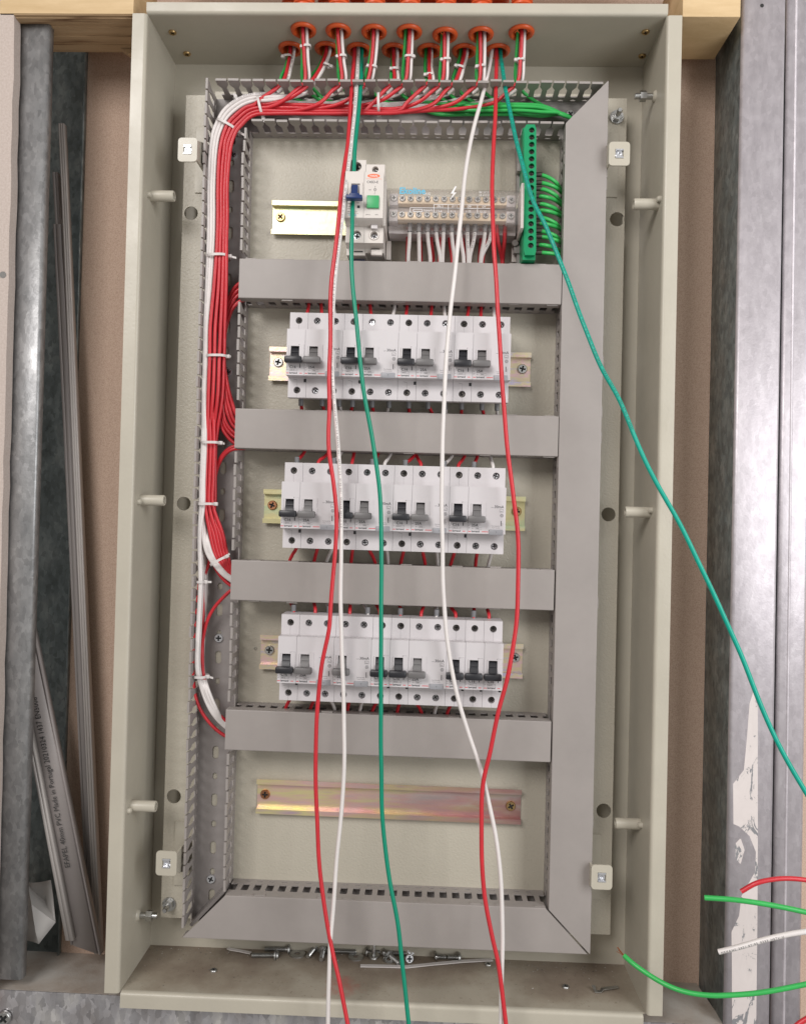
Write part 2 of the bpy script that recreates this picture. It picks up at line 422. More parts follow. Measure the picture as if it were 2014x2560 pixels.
def screw_mb(r, h=1.2, slot=.62, body=1.0, mb=None, rot=.4):
    # cross-head screw, seen along +y; head front at y = -h
    mb = mb or MB(); n = 18
    a, b = .17 * r * 1.1, slot * r
    plus = [(a, b), (a, a), (b, a), (b, -a), (a, -a), (a, -b), (-a, -b), (-a, -a), (-b, -a), (-b, a), (-a, a), (-a, b)]
    c, s_ = math.cos(rot), math.sin(rot); plus = [(x * c - z * s_, x * s_ + z * c) for x, z in plus]
    mb.extr(circle(0, 0, r * .86, n), [plus], -h, -h * .35)
    mb.lathe([(r * .86, h), (r * .97, h * .72), (r, h * .4), (r, 0), (0.01, 0)], (0, 0, 0), (0, -1, 0), n)
    mb.dark = len(mb.f); mb.lathe([(0.01, h * .3), (r * .8, h * .3)], (0, 0, 0), (0, -1, 0), n)
    return mb
SCREWS = {}
def screw(r, m, parent, loc, rot=None, name='screw'):
    k = (round(r, 1), m.name)
    if k not in SCREWS: SCREWS[k] = screw_mb(r, h=r * .42).mesh('screw', m, ang=50)
    return link(name, SCREWS[k], parent, loc, rot or (0, random.uniform(0, 1.5), 0))
ORD = ['first', 'second', 'third', 'fourth', 'fifth', 'sixth', 'seventh', 'eighth', 'ninth', 'tenth', 'eleventh', 'twelfth', 'thirteenth', 'fourteenth', 'fifteenth']
# ------------------------------------------------------------------ cabinet
BL, BR, BT, BB, DR, DB, FO = -252., 249.4, 482.4, -465.9, -63., 24., 14.5
def part(name, mb, m, t, smooth=True, ang=38):
    o = link(name, mb.mesh(name, m, smooth, ang), t); o.location = -t.location; return o
def sub(name, mb, m, p, smooth=True, ang=38):
    return link(name, mb.mesh(name, m, smooth, ang), p)
cab = thing('electrical_cabinet', 'open beige steel electrical cabinet without its door, set into the stud wall', 'electrical cabinet', (0, DB, BB))
def lip(sign, edge, with_wall):
    # profile (n, h): wall going forward then a rounded bend and an outward flange; n grows outwards
    e = edge; s = sign; r = 3.5; hf = -DR
    pts = [(e, -DB if with_wall else hf - 5)]
    for i in range(5):
        a = R(90 * i / 4); pts.append((e + s * (r - r * math.cos(a)), hf - r + r * math.sin(a)))
    pts += [(e + s * FO, hf), (e + s * FO, hf - 1.5), (e + s * r, hf - 1.5), (e + s * 1.5, hf - r), (e + s * 1.5, -DB if with_wall else hf - 5)]
    return pts
for s, e, nm in ((-1, BL, 'side_wall'), (1, BR, 'side_wall')):
    part(nm, MB().sweep(lip(s, e, True), lambda n: BB - (0 if s > 0 else 1), lambda n: BT, 'V'), enamel, cab)
part('back_wall', MB().box(BL - 1.5, BR + 1.5, DB, DB + 1.5, BB - 1.5, BT + 1.5), enamel, cab)
GR = [(727, 120), (758.5, 73.3), (817, 120), (845.7, 75.7), (896.7, 122.5), (934.9, 78), (984.5, 123.7), (1022.7, 78), (1073, 124.5), (1112, 85.4), (1160, 125.3), (1201.5, 84), (1243.4, 125.3), (1302.7, 79)]
# fixed order: rear/front alternate from the left; the fourth rear one is at 984
GP = [at_z(x, y, BT) for x, y in GR]
holes = [[(p.x + 9.6 * math.cos(2 * math.pi * i / 16), p.y + 9.6 * math.sin(2 * math.pi * i / 16)) for i in range(16)] for p in GP]
tp = MB()
tri_out = [(BL, -58), (BR, -58), (BR, DB), (BL, DB)]
tp.extr(tri_out, holes, BT, BT + 1.5, 'F'); tp.v = [(a, t, b) for a, b, t in tp.v]   # lay flat: (x, y, z)
part('top_wall', tp, enamel, cab)
part('top_flange', MB().sweep([(min(n, BT + 11), h) for n, h in lip(1, BT, False)], lambda n: BL - 1, lambda n: BR + 1, 'H'), enamel, cab)
fl = MB().box(BL, BR, -57.9, DB, BB - 1.5, BB)
part('bottom_wall', fl, dusty_m, cab)
fb = MB().sweep([(n, h) for n, h in lip(-1, BB, False)], lambda n: BL + 1, lambda n: BR - 3, 'H')
part('bottom_flange', fb, enamel, cab)
def place(o, p, t): o.location = Vector(p) * MM - t.location; return o
def face(d):  # rotation turning a head that looks along -y to look along d
    return Vector((0, -1, 0)).rotation_difference(Vector(d)).to_euler()
for x, y in ((431.6, 80), (467.8, 133.5), (1612.6, 79), (1604, 139)):
    p = at_z(x, y, BT)
    place(screw(3.9, brass_s, cab, (0, 0, 0), face((0, 0, -1))), p, cab)
for x, y in ((534, 2427), (1413, 2468), (1220, 2412)):
    place(screw(3.6, steel, cab, (0, 0, 0), face((0, 0, 1)), 'rivet'), at_z(x, y, BB), cab)
# posts welded to the side walls
for side, x, y, L in ((-1, 376.6, 490, 24), (-1, 352, 1250, 24), (-1, 327, 2014, 25), (1, 1648, 511, 24), (1, 1623, 1281, 24), (1, 1598, 2060, 24)):
    wx = BL if side < 0 else BR
    p = at_x(x, y, wx)
    p.y = max(-46, min(-18, p.y)); p = at(x, y, p.y); p.x = wx
    mb = MB(); d = Vector((-side, 0, 0))
    mb.lathe([(5.4, 0), (5.4, L - 1), (4.9, L), (3.2, L), (3.0, L - 5), (.01, L - 5)], p, d, 18)
    part('threaded_post', mb, enamel, cab, ang=45)
    q = p + Vector((0, -8, 2 if side > 0 else -2))
    part('weld_nub', MB().lathe([(3.2, 0), (2.8, 3), (1.5, 4), (.01, 4.2)], q, d, 10), enamel, cab)
# earthing bolts through the side walls
for side, x, y, L in ((1, 1636, 241, 17), (-1, 345, 2288, 17)):
    wx = BL if side < 0 else BR
    p = at_x(x, y, wx); p.y = max(-42, min(-15, p.y)); p = at(x, y, p.y); p.x = wx
    d = Vector((-side, 0, 0))
    bo = part('earth_bolt', MB().cyl(p, p + d * (L + 3), 3.0, seg=12), steel, cab, ang=50)
    sub('weld_bead', MB().lathe([(6.0, 0), (5.0, 1.8), (3.2, 2.6)], p, d, 11), enamel, bo)
    sub('hex_nut', MB().cyl(p + d * (L - 8), p + d * (L - 2), 5.4, seg=6), steel, bo, ang=25)
# mounting rails either side of the plate
def rail(pxs, hole_px, studs, side):
    # pxs: top-outer, bottom-outer pixel
    a = at(*pxs[0], -3); b = at(*pxs[1], -3); inner = -side * 0
    xi = -201.5 if side < 0 else 201.5
    hs = []
    for hx, hy, rr in hole_px:
        p = at(hx, hy, -3); hs.append(circle(p.x, p.z, rr, 18))
    out = [(a.x, a.z), (xi, a.z), (xi, b.z), (b.x, b.z)]
    mb = MB().extr(out, hs, -3, -1.5)
    # folded outer edge
    o = 1.6 if side > 0 else -1.6
    mb.extr([(a.x, a.z), (b.x, b.z), (b.x - o, b.z), (a.x - o, a.z)], [], -1.4, 3)
    ch = part('mounting_rail', mb, enamel_pl, cab)
    for sx, sy in studs:
        p = at(sx, sy, -3)
        k = part('stud', MB().lathe([(2.6, 0), (2.6, 15), (2.0, 16), (.01, 16)], (p.x, -3, p.z), (0, -1, 0), 12), steel, cab, ang=50)
        sub('hex_nut', MB().cyl((p.x, -5, p.z), (p.x, -9.5, p.z), 5.4, seg=6), steel, k, ang=25)
        sub('washer', MB().lathe([(2.5, 1.8), (7.0, 1.8), (7.0, .2)], (p.x, -3, p.z), (0, -1, 0), 22), steel, k)
rail(((466, 238), (402, 2293)), ((478, 533, 7.2), (460, 1259, 7.2), (435, 1991, 7.4)), ((424, 2259),), -1)
rail(((1566, 246), (1524, 2337)), ((1541.5, 548, 7.4), (1520, 1286, 7.2), (1508, 2027, 7.4)), ((1540, 294),), 1)
def bracket(x0, y0, x1, y1, side, low):
    Y = -50
    a = at(x0, y0, Y); b = at(x1, y1, Y)
    c = ((a.x + b.x) / 2, (a.z + b.z) / 2)
    t = 1.8
    mb = MB().extr(rrect(a.x, b.x, b.z, a.z, 3.2), [rect(c[0] - 4, c[0] + 4, c[1] - 4.6, c[1] + 4.6)], Y, Y + t)
    xe = b.x if side < 0 else a.x            # the web stands on the side towards the ducts
    xw0, xw1 = (xe - t, xe) if side < 0 else (xe, xe + t)
    g = -9 if low < 0 else 9
    mb.extr([(Y + 1.9, b.z + 2), (Y + 1.9, a.z - 2), (-4.6, a.z + (14 if low > 0 else -2) + 0), (-4.6, b.z - (14 if low < 0 else -2))], [], xw0, xw1, 'S')
    # foot plate lying on the rail
    f0, f1 = (a.z + 12, b.z - 30) if low < 0 else (a.z + 30, b.z - 12)
    xa, xb = (at(x0, y0, -4).x - 3, xe + 6) if side < 0 else (xe - 6, at(x1, y1, -4).x + 2)
    xa = max(xa, a.x - 4); xb = min(xb, b.x + 6)
    if side < 0: mb.box(a.x + 4, min(xe + 8, -201.6), -4.6, -3.1, f1, f0)
    else: mb.box(max(xe - 8, 201.8), b.x - 1, -4.6, -3.1, f1, f0)
    br = part('panel_bracket', mb, enamel, cab)
    n = MB().box(c[0] - 3.6, c[0] + 3.6, Y + 2.2, Y + 6, c[1] - 4.2, c[1] + 4.2)
    n.box(c[0] - 3.7, c[0] + 3.7, Y - .8, Y + 2, c[1] + 3, c[1] + 4.4); n.box(c[0] - 3.7, c[0] + 3.7, Y - .8, Y + 2, c[1] - 4.4, c[1] - 3)
    n.lathe([(3.0, 0), (3.0, 1.6), (1.8, 1.6), (1.6, -.5), (.01, -.5)], (c[0], Y + 2.2, c[1]), (0, -1, 0), 16)
    sub('cage_nut', n, chrome, br, ang=30)
bracket(446, 344, 492, 404, -1, 1); bracket(1522, 354, 1573, 414, 1, 1)
bracket(391, 2127, 441, 2190, -1, -1); bracket(1478, 2162, 1529, 2225, 1, -1)
# mounting plate
plate = part('mounting_plate', MB().box(-201, 201, 0, 2, -425, 440), enamel_pl, cab)
for x, y in ((620, 1041), (639, 1622), (1195, 2010)):
    p = at(x, y, 0)
    part('drill_mark', MB().lathe([(1.1, .3), (1.5, .05), (1.5, 0)], (p.x, 0, p.z), (0, -1, 0), 10), dsteel, cab)
# ------------------------------------------------------------------ conduits through the top
pos_words = {}
names_row = {0: 'rear', 1: 'front'}
cnt = [0, 0]
for i, p in enumerate(GP):
    rr = 1 if GR[i][1] < 100 else 0
    cnt[rr] += 1
    t = thing('orange_conduit', f'orange corrugated conduit collar, {ORD[cnt[rr]-1]} from the left in the {names_row[rr]} row through the cabinet top', 'conduit', (p.x, p.y, BT), group='orange conduits through the cabinet top')
    mb = MB().lathe([(8.2, 9), (8.0, 0), (8.6, -2.6), (10.2, -3.4), (12.2, -2.6), (12.9, -1.1), (12.7, -.2), (9.2, -.15), (9.2, 9)], (0, 0, 0), (0, 0, 1), 28)
    c = link('collar', mb.mesh('collar', orange_m, ang=60), t)
    prof = []
    for k in range(14): prof += [(9.3, 9 + k * 4.4), (10.6, 10 + k * 4.4), (10.6, 12 + k * 4.4), (9.3, 13 + k * 4.4)]
    q = MB().lathe(prof, (0, 0, 0), (0, 0, 1), 20)
    q.lathe([(8.1, 60), (.01, 60)], (0, 0, 0), (0, 0, 1), 20)
    link('corrugated_tube', q.mesh('corrugated_tube', orange_m, ang=30), t)
    if i in (1, 3, 5, 9, 13):
        rb = MB()
        for _ in range(5):
            a = random.uniform(0, 6.3); b = Vector((8.6 * math.cos(a), 8.6 * math.sin(a), -3))
            rb.cyl(b, b + Vector((random.uniform(-3, 3), random.uniform(-3, 3), -2)), .45, .1, 5)
        link('ragged_burr', rb.mesh('ragged_burr', orange_m), t)
# ------------------------------------------------------------------ slotted wiring ducts
TILT = 0.0052
HD = 38.0
PITCH = 12.5
def finger_poly():
    return [(-2.9, 11), (-2.6, 14), (-2.5, 24), (-5.4, 29.5), (-5.4, HD - 2.2), (5.4, HD - 2.2), (5.4, 29.5), (2.5, 24), (2.6, 14), (2.9, 11)]
FM = {}
for mp, nm in (('H', 'finger_h'), ('V', 'finger_v')):
    for m in (pvc,):
        mb = MB().extr(finger_poly(), [], -.6, .6, mp)
        # hooked bead along the free edge
        M = (lambda a0, a1, t0, t1, h0, h1: (a0, a1, -h1, -h0, t0, t1)) if mp == 'H' else (lambda a0, a1, t0, t1, h0, h1: (t0, t1, -h1, -h0, a0, a1))
        mb.box(*M(-5.4, 5.4, -1.5, .7, HD - 2.1, HD)); mb.box(*M(-5.4, 5.4, -1.5, -.9, HD - 4.2, HD - 2.2))
        FM[mp] = mb.mesh('finger', m)
def duct(label, orient, u0, u1, n0, n1, walls, cover=None, phase=0, base=True, base_holes=(), base_u=None, rot=0, grp=None, cat='wiring duct', covlab=None):
    """walls: list of (n, u_start, u_end, [skip ranges], side); coordinates are relative to the duct centre"""
    uc, nc = (u0 + u1) / 2, (n0 + n1) / 2
    loc = (uc, 0, nc) if orient == 'H' else (nc, 0, uc)
    t = thing('wiring_duct', label, cat, loc, (0, rot, 0), grp)
    mp = orient
    L = lambda u: u - uc
    N = lambda n: n - nc
    bu = base_u or (u0, u1)
    pl = MB()
    o2 = rect(L(bu[0]), L(bu[1]), N(n0) + .8, N(n1) - .8) if mp == 'H' else rect(N(n0) + .8, N(n1) - .8, L(bu[0]), L(bu[1]))
    pl.extr(o2, base_holes, -1.9, -.4, 'F')
    link('base', pl.mesh('base', pvc_d), t)
    for n, a, b, skip, side in walls:
        k0 = math.ceil((a - phase) / PITCH + .3); k1 = math.floor((b - phase) / PITCH - .3)
        hs = []
        for k in range(k0, k1 + 1):
            u = phase + k * PITCH + PITCH / 2
            if u + 4 < b:
                hs.append([(L(u) + 3.4 * math.cos(R(q)), 3.6 + 2.6 * math.sin(R(q))) for q in range(0, 181, 30)])
        link('slotted_wall', MB().extr([(L(a), 0), (L(b), 0), (L(b), 11), (L(a), 11)], hs, N(n) - .6, N(n) + .6, mp).mesh('slotted_wall', pvc), t)
        for k in range(k0, k1 + 1):
            u = phase + k * PITCH
            if any(s0 < u < s1 for s0, s1 in skip): continue
            f = link('finger', FM[mp], t, (L(u), 0, N(n)) if mp == 'H' else (N(n), 0, L(u)), (0, 0, 0))
            if side > 0:
                if mp == 'H': f.scale = (1, 1, -1)
                else: f.scale = (-1, 1, 1)
            f.rotation_euler = (random.gauss(0, .012), 0, 0) if mp == 'H' else (0, 0, random.gauss(0, .012))
    if cover:
        e0, e1 = cover
        a, b = N(n0) - .8, N(n1) + .8
        w1 = 1.1
        pr = [(a, 27), (a, 38.6), (a + .35, 39.6), (a + 1.2, 40), (b - 1.2, 40), (b - .35, 39.6), (b, 38.6), (b, 27), (b - w1, 27), (b - w1, 38.2), (b - 1.8, 38.8), (a + 1.8, 38.8), (a + w1, 38.2), (a + w1, 27)]
        link('cover', MB().sweep(pr, lambda n: L(e0(n + nc)), lambda n: L(e1(n + nc)), mp).mesh('cover', pvc, ang=30), t)
    return t
TL, TR_, TT, TB, IL, IR, IT, IB = -199.9, 199.8, 431.9, -422.8, -159.6, 160., 391., -381.
rows = [(211.5, 249.8), (61.7, 100.0), (-89.2, -50.9), (-237.3, -198.9)]
# oblong holes in the left duct base
obl = []
nc_ = (TL + IL) / 2; uc_ = (TB + TT) / 2
def oblong(x, z, w_, h):
    r = w_ / 2; return [(x + r * math.cos(R(a)), z + h / 2 - r + r * math.sin(R(a))) for a in range(0, 181, 30)] + [(x + r * math.cos(R(a)), z - h / 2 + r + r * math.sin(R(a))) for a in range(180, 361, 30)]
z = at(557, 1288, -2).z; k = 0; hxx = at(537, 1956, -2).x; print('hole x', hxx, at(557, 1288, -2).x)
zz = z + 16 * 24.6
while zz > TB + 20:
    obl.append(oblong(hxx - nc_, zz - uc_, 6.4, 13.5) if k % 2 == 0 else oblong(hxx - nc_, zz - uc_, 5, 7))
    zz -= 24.6; k += 1
skipL = [(a - 5, b + 5) for a, b in rows]
dl = duct('open grey slotted wiring duct standing along the left side, bundled red and white wires inside', 'V', TB, TT, TL, IL,
     [(TL + .6, TB, TT, [], -1), (IL - .6, IB, IT + 2, skipL, 1)], None, 3, base_holes=obl, base_u=(TB, IT))
dt = duct('open grey slotted wiring duct along the top, below the orange conduit collars', 'H', TL, TR_, IT, TT,
     [(TT - .6, TL + 9, TR_ - 3, [], 1), (IT + .6, IL + 1, IR - 2, [], -1)], None, 2.5, base_u=(TL + 1, TR_))
dr_ = duct('long grey covered wiring duct standing along the right side', 'V', TB, TT, IR, TR_,
     [(TR_ - .6, TB + 2, TT - 4, [], 1), (IR + .6, IB, IT, skipL, -1)], (lambda n: TB + (TR_ - n) * .0 + max(0, min(1, (TR_ - n) / 41.6)) * 42.5, lambda n: TT - max(0, min(1, (TR_ - n) / 40.6)) * 42.5), 5, base_u=(TB, IT))
db_ = duct('grey covered wiring duct along the bottom, above the loose screws', 'H', TL + 1, IR - 1, TB, IB,
     [(TB + .6, TL + 8, TR_ - 42, [], -1), (IB - .6, IL + 1, IR - 1, [], 1)], (lambda n: TL + (n - TB) * .97 + 1, lambda n: TR_ - 2.5 - (n - TB) * .97), 1, base_u=(IL, IR - 1))
pl_ = at_x
names4 = ['uppermost of the four cross ducts, under the terminal block', 'second cross duct, between the upper and middle breaker rows', 'third cross duct, between the middle and lower breaker rows', 'lowest of the four cross ducts, above the empty rail']
ph = at(600 + 100 / 2.135, 720 + 90 / 2.135, -25).x + PITCH / 2
for i, (a, b) in enumerate(rows):
    duct('grey covered wiring duct, ' + names4[i], 'H', -160.2, 159, a, b, [(a + .6, -158, 157, [], -1), (b - .6, -158, 157, [], 1)],
         (lambda n: -160.6 - (1.5 if i > 2 else 0), lambda n: 158.6 - (.8 if i > 1 else 0)), ph, rot=TILT, grp='cross ducts between the device rows')
_e = MB().extr([(TL + 2, TB + 3), (TL + 5, TB + 1.5), (IL - 1.5, IB - 3), (IL - 1.5, IB + 1)], [], -22, -2)
_o = link('cut_end', _e.mesh('cut_end', pvc_d), dl); _o.location = -dl.location
# duct fixing screws
for x, y in ((583, 388), (571, 931), (547.5, 1595), (528, 2197)):
    p = at(x, y, -2.2); o = screw(4.6, chrome, dl, (0, 0, 0)); o.location = p * MM - dl.location
p = at(1424, 287, -2.2); o = screw(4.6, steel, dt, (0, 0, 0)); o.location = p * MM - dt.location
# ------------------------------------------------------------------ DIN rails
def din(label, px0, px1, py, m, screws_px, ms):
    a = at(px0, py, -7.5); b = at(px1, py + 6, -7.5)
    t = thing('din_rail', label, 'mounting rail', (a.x, 0, a.z), (0, TILT + .001, 0), 'metal mounting rails')
    L = b.x - a.x
    pr = [(-17.5, 7.5), (-17.5, 6.4), (-13.6, 6.4), (-13.6, .4), (13.6, .4), (13.6, 6.4), (17.5, 6.4), (17.5, 7.5), (12.6, 7.5), (12.6, 1.5), (-12.6, 1.5), (-12.6, 7.5)]
    link('rail_profile', MB().sweep(pr, lambda n: 0, lambda n: L, 'H').mesh('rail_profile', m, ang=30), t)
    for sx, sm in zip(screws_px, ms):
        x = at(sx[0], sx[1], -2).x - a.x; zc = at(sx[0], sx[1], -2).z - (a.z - TILT * x)
        screw(5.0, sm, t, (x, -1.6, zc))
    return t, a, b
din('short yellow zinc rail left of the main switch', 679, 1285, 542.5, zinc_y, [(701.5, 543)], [brass_s])
din('yellow zinc rail carrying the upper breaker row', 672, 1327, 908.5, zinc_p, [(696, 906), (1305, 922)], [steel, steel])
din('yellow zinc rail carrying the middle breaker row', 657.6, 1313, 1265, zinc_y, [(681, 1263), (1291, 1278)], [cop_s, brass_s])
din('iridescent zinc rail carrying the lower breaker row', 649, 1307, 1630, zinc_p, [(674, 1625), (1287, 1643)], [steel, steel])
din('long empty iridescent zinc rail below the lowest cross duct', 640.5, 1303, 1991, zinc_d, [(663, 1985.5), (1276, 2014)], [cop_s, brass_s])
# ------------------------------------------------------------------ breakers
MW = 17.8
def dev_body(nm, kind):
    W = nm * MW
    mb = MB()
    x0, x1 = .12, W - .12
    # side profile of the core (Y, Z)
    mb.extr([(-7, 12), (-7, 17), (-30, 19.3), (-50.4, 19.3), (-50.4, -63.6), (-47, -63.6), (-16, -57), (-7, -50)], [], x0, x1, 'S')
    hx = [MW * (k + .5) for k in range(nm)]
    mb.extr(rect(x0, x1, -1, 19.3), [circle(h, 11.6, 3.35) for h in hx], -55.5, -50.4)
    mb.extr(rect(x0, x1, -63.6, -43.6), [circle(h, -56.4, 3.35) for h in hx], -55.5, -50.4)
    # nose with the toggle window
    win = rect(4.2, 12.4, -27.5, -16.4)
    mb.box(x0, x1, -61, -55.5, -44.3, 0)
    mb.extr([(x0, -44.3), (x1, -44.3), (x1, -.5), (x1 - .3, 0), (x0 + .3, 0), (x0, -.5)], [win], -69, -61)
    # raised guard round the window
    mb.extr([(2.9, -33), (2.9, -16), (4.2, -15.6), (12.4, -15.6), (13, -14.6), (16.8, -14.6), (16.8, -24), (17.2 if nm > 1 else 16.9, -25), (16.6, -33)], [rect(4.2, 12.4, -32.9, -16.4)], -69.7, -69.02)
    return mb
def dev_marks(nm, kind, rating):
    m = MB(); Y = -69.06
    g = lambda x0, x1, z0, z1, y=Y: m.box(x0, x1, y, y + .05, z0, z1)
    if nm == 1:
        m.text(rating, 3.7, 3.4, Y, -37.6, bold=.012)
        for a in (0, 1): g(3.3, 11.2, -38.6 - a * 1.5, -38.45 - a * 1.5)
        for a in (3.3, 11.05, 7.5): g(a, a + .15, -40.1, -38.5)
        m.text('6000  3', 1.1, 4.2, Y, -39.8)
        g(13.1, 13.7, -37.2, -33.4); m.text('407668', .9, 14.1, Y, -37.2, rot=Matrix.Rotation(R(-90), 3, 'Y'))
        for k in range(3): m.text(('o', '8', 'CP')[k], 1.3, .5, Y, -36.4 - k * 1.6)
        g(11.8, 16.8, -14.65, -14.5); g(11.8, 11.95, -15.6, -14.5)
        m.text('legrand', 2.55, 3.5, Y, -43.0, bold=.03)
        g(8.85, 8.95, -1, 9, -55.55); g(8.85, 8.95, -53, -46.5, -55.55); g(8.85, 8.95, -63.5, -59.9, -55.55)
        m.extr([(5.2, -45.9), (8.9, -46.6), (8.9, -46.4), (5.2, -45.7)], [], -55.56, -55.5)
    else:
        m.text(rating, 3.7, 3.6, Y, -37.6, bold=.012)
        m.text('10000', 1.2, 7.6, Y, -39.9); m.text('ID', 1.2, 4.0, Y, -39.9)
        for a in (0, 1): g(7, 13.2, -38.7 - a * 1.5, -38.55 - a * 1.5)
        m.text('8', 1.5, .9, Y, -37.0); m.text('CP', 1.3, .5, Y, -39.6)
        m.text('legrand', 2.55, 3.6, Y, -43.0, bold=.03)
        m.text('30mA', 3.7, 24.6, Y, -19.6, bold=.01); m.text('I n', 1.4, 21.6, Y, -19.6); g(22.5, 24.3, -19.2, -19.0)
        for a in ((29.6, 33.4, -23.4, -23.2), (29.6, 33.4, -21.0, -20.8), (29.6, 29.8, -23.4, -20.8), (33.2, 33.4, -23.4, -20.8)): g(*a)
        m.text('~', 3.4, 30.3, Y, -23.6)
        m.extr(circle(31.8, -26.6, 1.7, 6), [circle(31.8, -26.6, 1.35, 6)], Y, Y + .05); m.extr(circle(31.8, -26.6, .8, 8), [circle(31.8, -26.6, .5, 8)], Y, Y + .05)
        g(31.0, 31.7, -36.6, -31.6); m.text('411632', .95, 33.0, Y, -36.6, rot=Matrix.Rotation(R(-90), 3, 'Y'))
        m.text('Test frequently', 1.25, 22.2, Y, -37.0); m.text('Tester souvent', 1.25, 22.6, Y, -38.7)
        for x in (8.9, 26.7): pass
    return m
def dev_red(nm):
    m = MB(); g = lambda a, b: m.box(a, b, -69.1, -69.05, -42.65, -42.05)
    if nm == 1: g(.3, 3.0); g(13.0, 15.6)
    else: g(.5, 3.0); g(13.3, 19.4)
    return m
def lever(m):
    mb = MB()
    mb.extr([(-62, -16.9), (-66.5, -17.2), (-69.8, -21.5), (-70, -22.2), (-69.4, -22.4), (-73, -28), (-72.6, -33), (-61.5, -30)], [], 4.5, 12.1, 'S')
    mb.cbox(-.3, 16.1, -79.5, -72.2, -33.9, -27.6, 1.4)
    return mb.mesh('toggle_lever', m, ang=40)
LEV = {1: lever(black_p), 2: lever(grey_p)}
BOD = {k: dev_body(k, k).mesh('housing', shell, ang=30) for k in (1, 2)}
RED = {k: dev_red(k).mesh('red_stripe', red_ink, False) for k in (1, 2)}
MK = {}
def marks(nm, rating):
    if (nm, rating) not in MK: MK[(nm, rating)] = dev_marks(nm, nm, rating).mesh('printed_marking', ink, False)
    return MK[(nm, rating)]
BTN = MB().cbox(20.3, 33.2, -70.3, -68.5, -45.2, -39.9, .6).mesh('test_button', button_m)
BTX = MB().text('T', 2.2, 26.1, -70.35, -43.4).mesh('letter', ink, False)
CLIP = MB().cbox(15.4, 17.6, -56.0, -53, -48.6, -45.4, .3).mesh('clip_slot', black_p)
TSC = {1: screw_mb(2.9, .9).mesh('terminal_screw', dsteel, ang=50), 2: screw_mb(2.7, 1.2, .8).mesh('terminal_screw', tsteel, ang=50)}  # dark one-module screws have the shade of their holes put into the colour
def device(x, z, nm, rating, label, group):
    t = thing('circuit_breaker' if nm == 1 else 'residual_current_switch', label, 'circuit breaker' if nm == 1 else 'safety switch', (x, 0, z), (0, TILT, 0), group)
    b = link('housing', BOD[nm], t)
    link('toggle_lever', LEV[nm], t)
    link('printed_marking', marks(nm, rating), b); link('red_stripe', RED[nm], b)
    for k in range(nm):
        for zz in (11.6, -56.4):
            link('terminal_screw', TSC[nm], t, (MW * (k + .5), -50.8, zz), (R(random.uniform(-9, 9)), random.uniform(0, 3), R(random.uniform(-9, 9))))
    if nm == 1: link('clip_slot', CLIP, b)
    else:
        q = link('test_button', BTN, t); link('letter', BTX, q)
    return t
NB = [(-105.86, 174.6), (-107.1, 28.3), (-106.5, -119.1)]
ROWN = ['upper', 'middle', 'lower']
seq = [[1, 2] * 4, [1, 2] * 4, [1, 2, 2, 1, 1, 2, 1, 1, 1]]
NBR = {}
for r in range(3):
    x = 0; c1 = c2 = 0; zt = NB[r][1]
    tot1, tot2 = seq[r].count(1), seq[r].count(2)
    for i, n in enumerate(seq[r]):
        X = NB[r][0] + x; Z = zt - TILT * x
        if n == 1:
            c1 += 1; rt = 'C10' if (r == 2 and c1 == 3) else 'C16'
            lb = f'narrow white breaker with black toggle, {ORD[c1-1]} from the left on the {ROWN[r]} rail'
            if rt == 'C10': lb = 'narrow white breaker marked C10 with black toggle, on the lower rail'
        else:
            c2 += 1; rt = '25A' if r < 2 else '25A'
            lb = f'wide white safety switch with grey toggle, {ORD[c2-1]} from the left on the {ROWN[r]} rail'
        device(X, Z, n, rt, lb, 'breakers with black toggles' if n == 1 else 'safety switches with grey toggles')
        x += n * MW
# ------------------------------------------------------------------ main switch and trip unit on the top rail
A3 = lambda u, v, Y: at(840 + .17564 * u, 380 + .17564 * v, Y)
def pr_(a, b, Y):  # pixel rectangle of the close view -> x0, x1, z0, z1 at depth
    p, q = A3(*a, Y), A3(*b, Y); return p.x, q.x, q.z, p.z
t = thing('main_switch', 'beige switch with dark blue toggle at the left of the top rail', 'main switch', (0, 0, 0))
x0, x1, z0, z1 = pr_((135, 275), (392, 935), -69)
t.location = Vector((x0, 0, z0)) * MM
p = A3(410, 115, -56); ztop = p.z; zlow = A3(300, 1290, -56).z; zbot = A3(300, 1480, -40).z
xw = x1 - .15
mb = MB().extr([(-7, ztop - 5), (-50, ztop), (-50, zlow), (-42, zlow - 1), (-42, zbot), (-12, zbot + 3), (-7, zbot + 12)], [], x0, xw, 'S')
hc = A3(298, 205, -56); hd = A3(290, 1180, -56)
xm = (x0 + x1) / 2 + .2
mb.extr(rect(x0, xw, z1 - 1, ztop), [circle(hc.x, hc.z, 4.4, 18)], -56, -50)
mb.extr(rect(x0, xw, zlow, z0 - 4), [circle(hd.x, hd.z, 4.4, 18)], -56, -50)
mb.extr([(-55.5, z1), (-69, z1), (-69, z0), (-66, z0 - 2), (-55.5, z0 - 4)], [], x0, xw, 'S')
part('housing', mb, shell_b, t)
a = pr_((185, 425), (372, 660), -69); mb = MB().extr(rect(*a), [rect(a[0] + 2.2, a[1] - 2.4, a[2] + .5, a[3] - 2.2)], -70.6, -69.02)
part('toggle_guard', mb, shell_b, t)
mb = MB(); a = pr_((225, 465), (305, 640), -71); mb.extr([(-69.1, a[3]), (-71, a[3]), (-77, a[2]), (-69.1, a[2])], [], a[0], a[1], 'S')
a = pr_((140, 620), (376, 685), -78); mb.cbox(a[0], a[1], -82, -74, a[2], a[3], 1.3)
a = pr_((190, 590), (335, 630), -75); mb.cbox(a[0], a[1], -77, -72, a[2] - 1, a[3], .8)
part('toggle_lever', mb, blue_l, t)
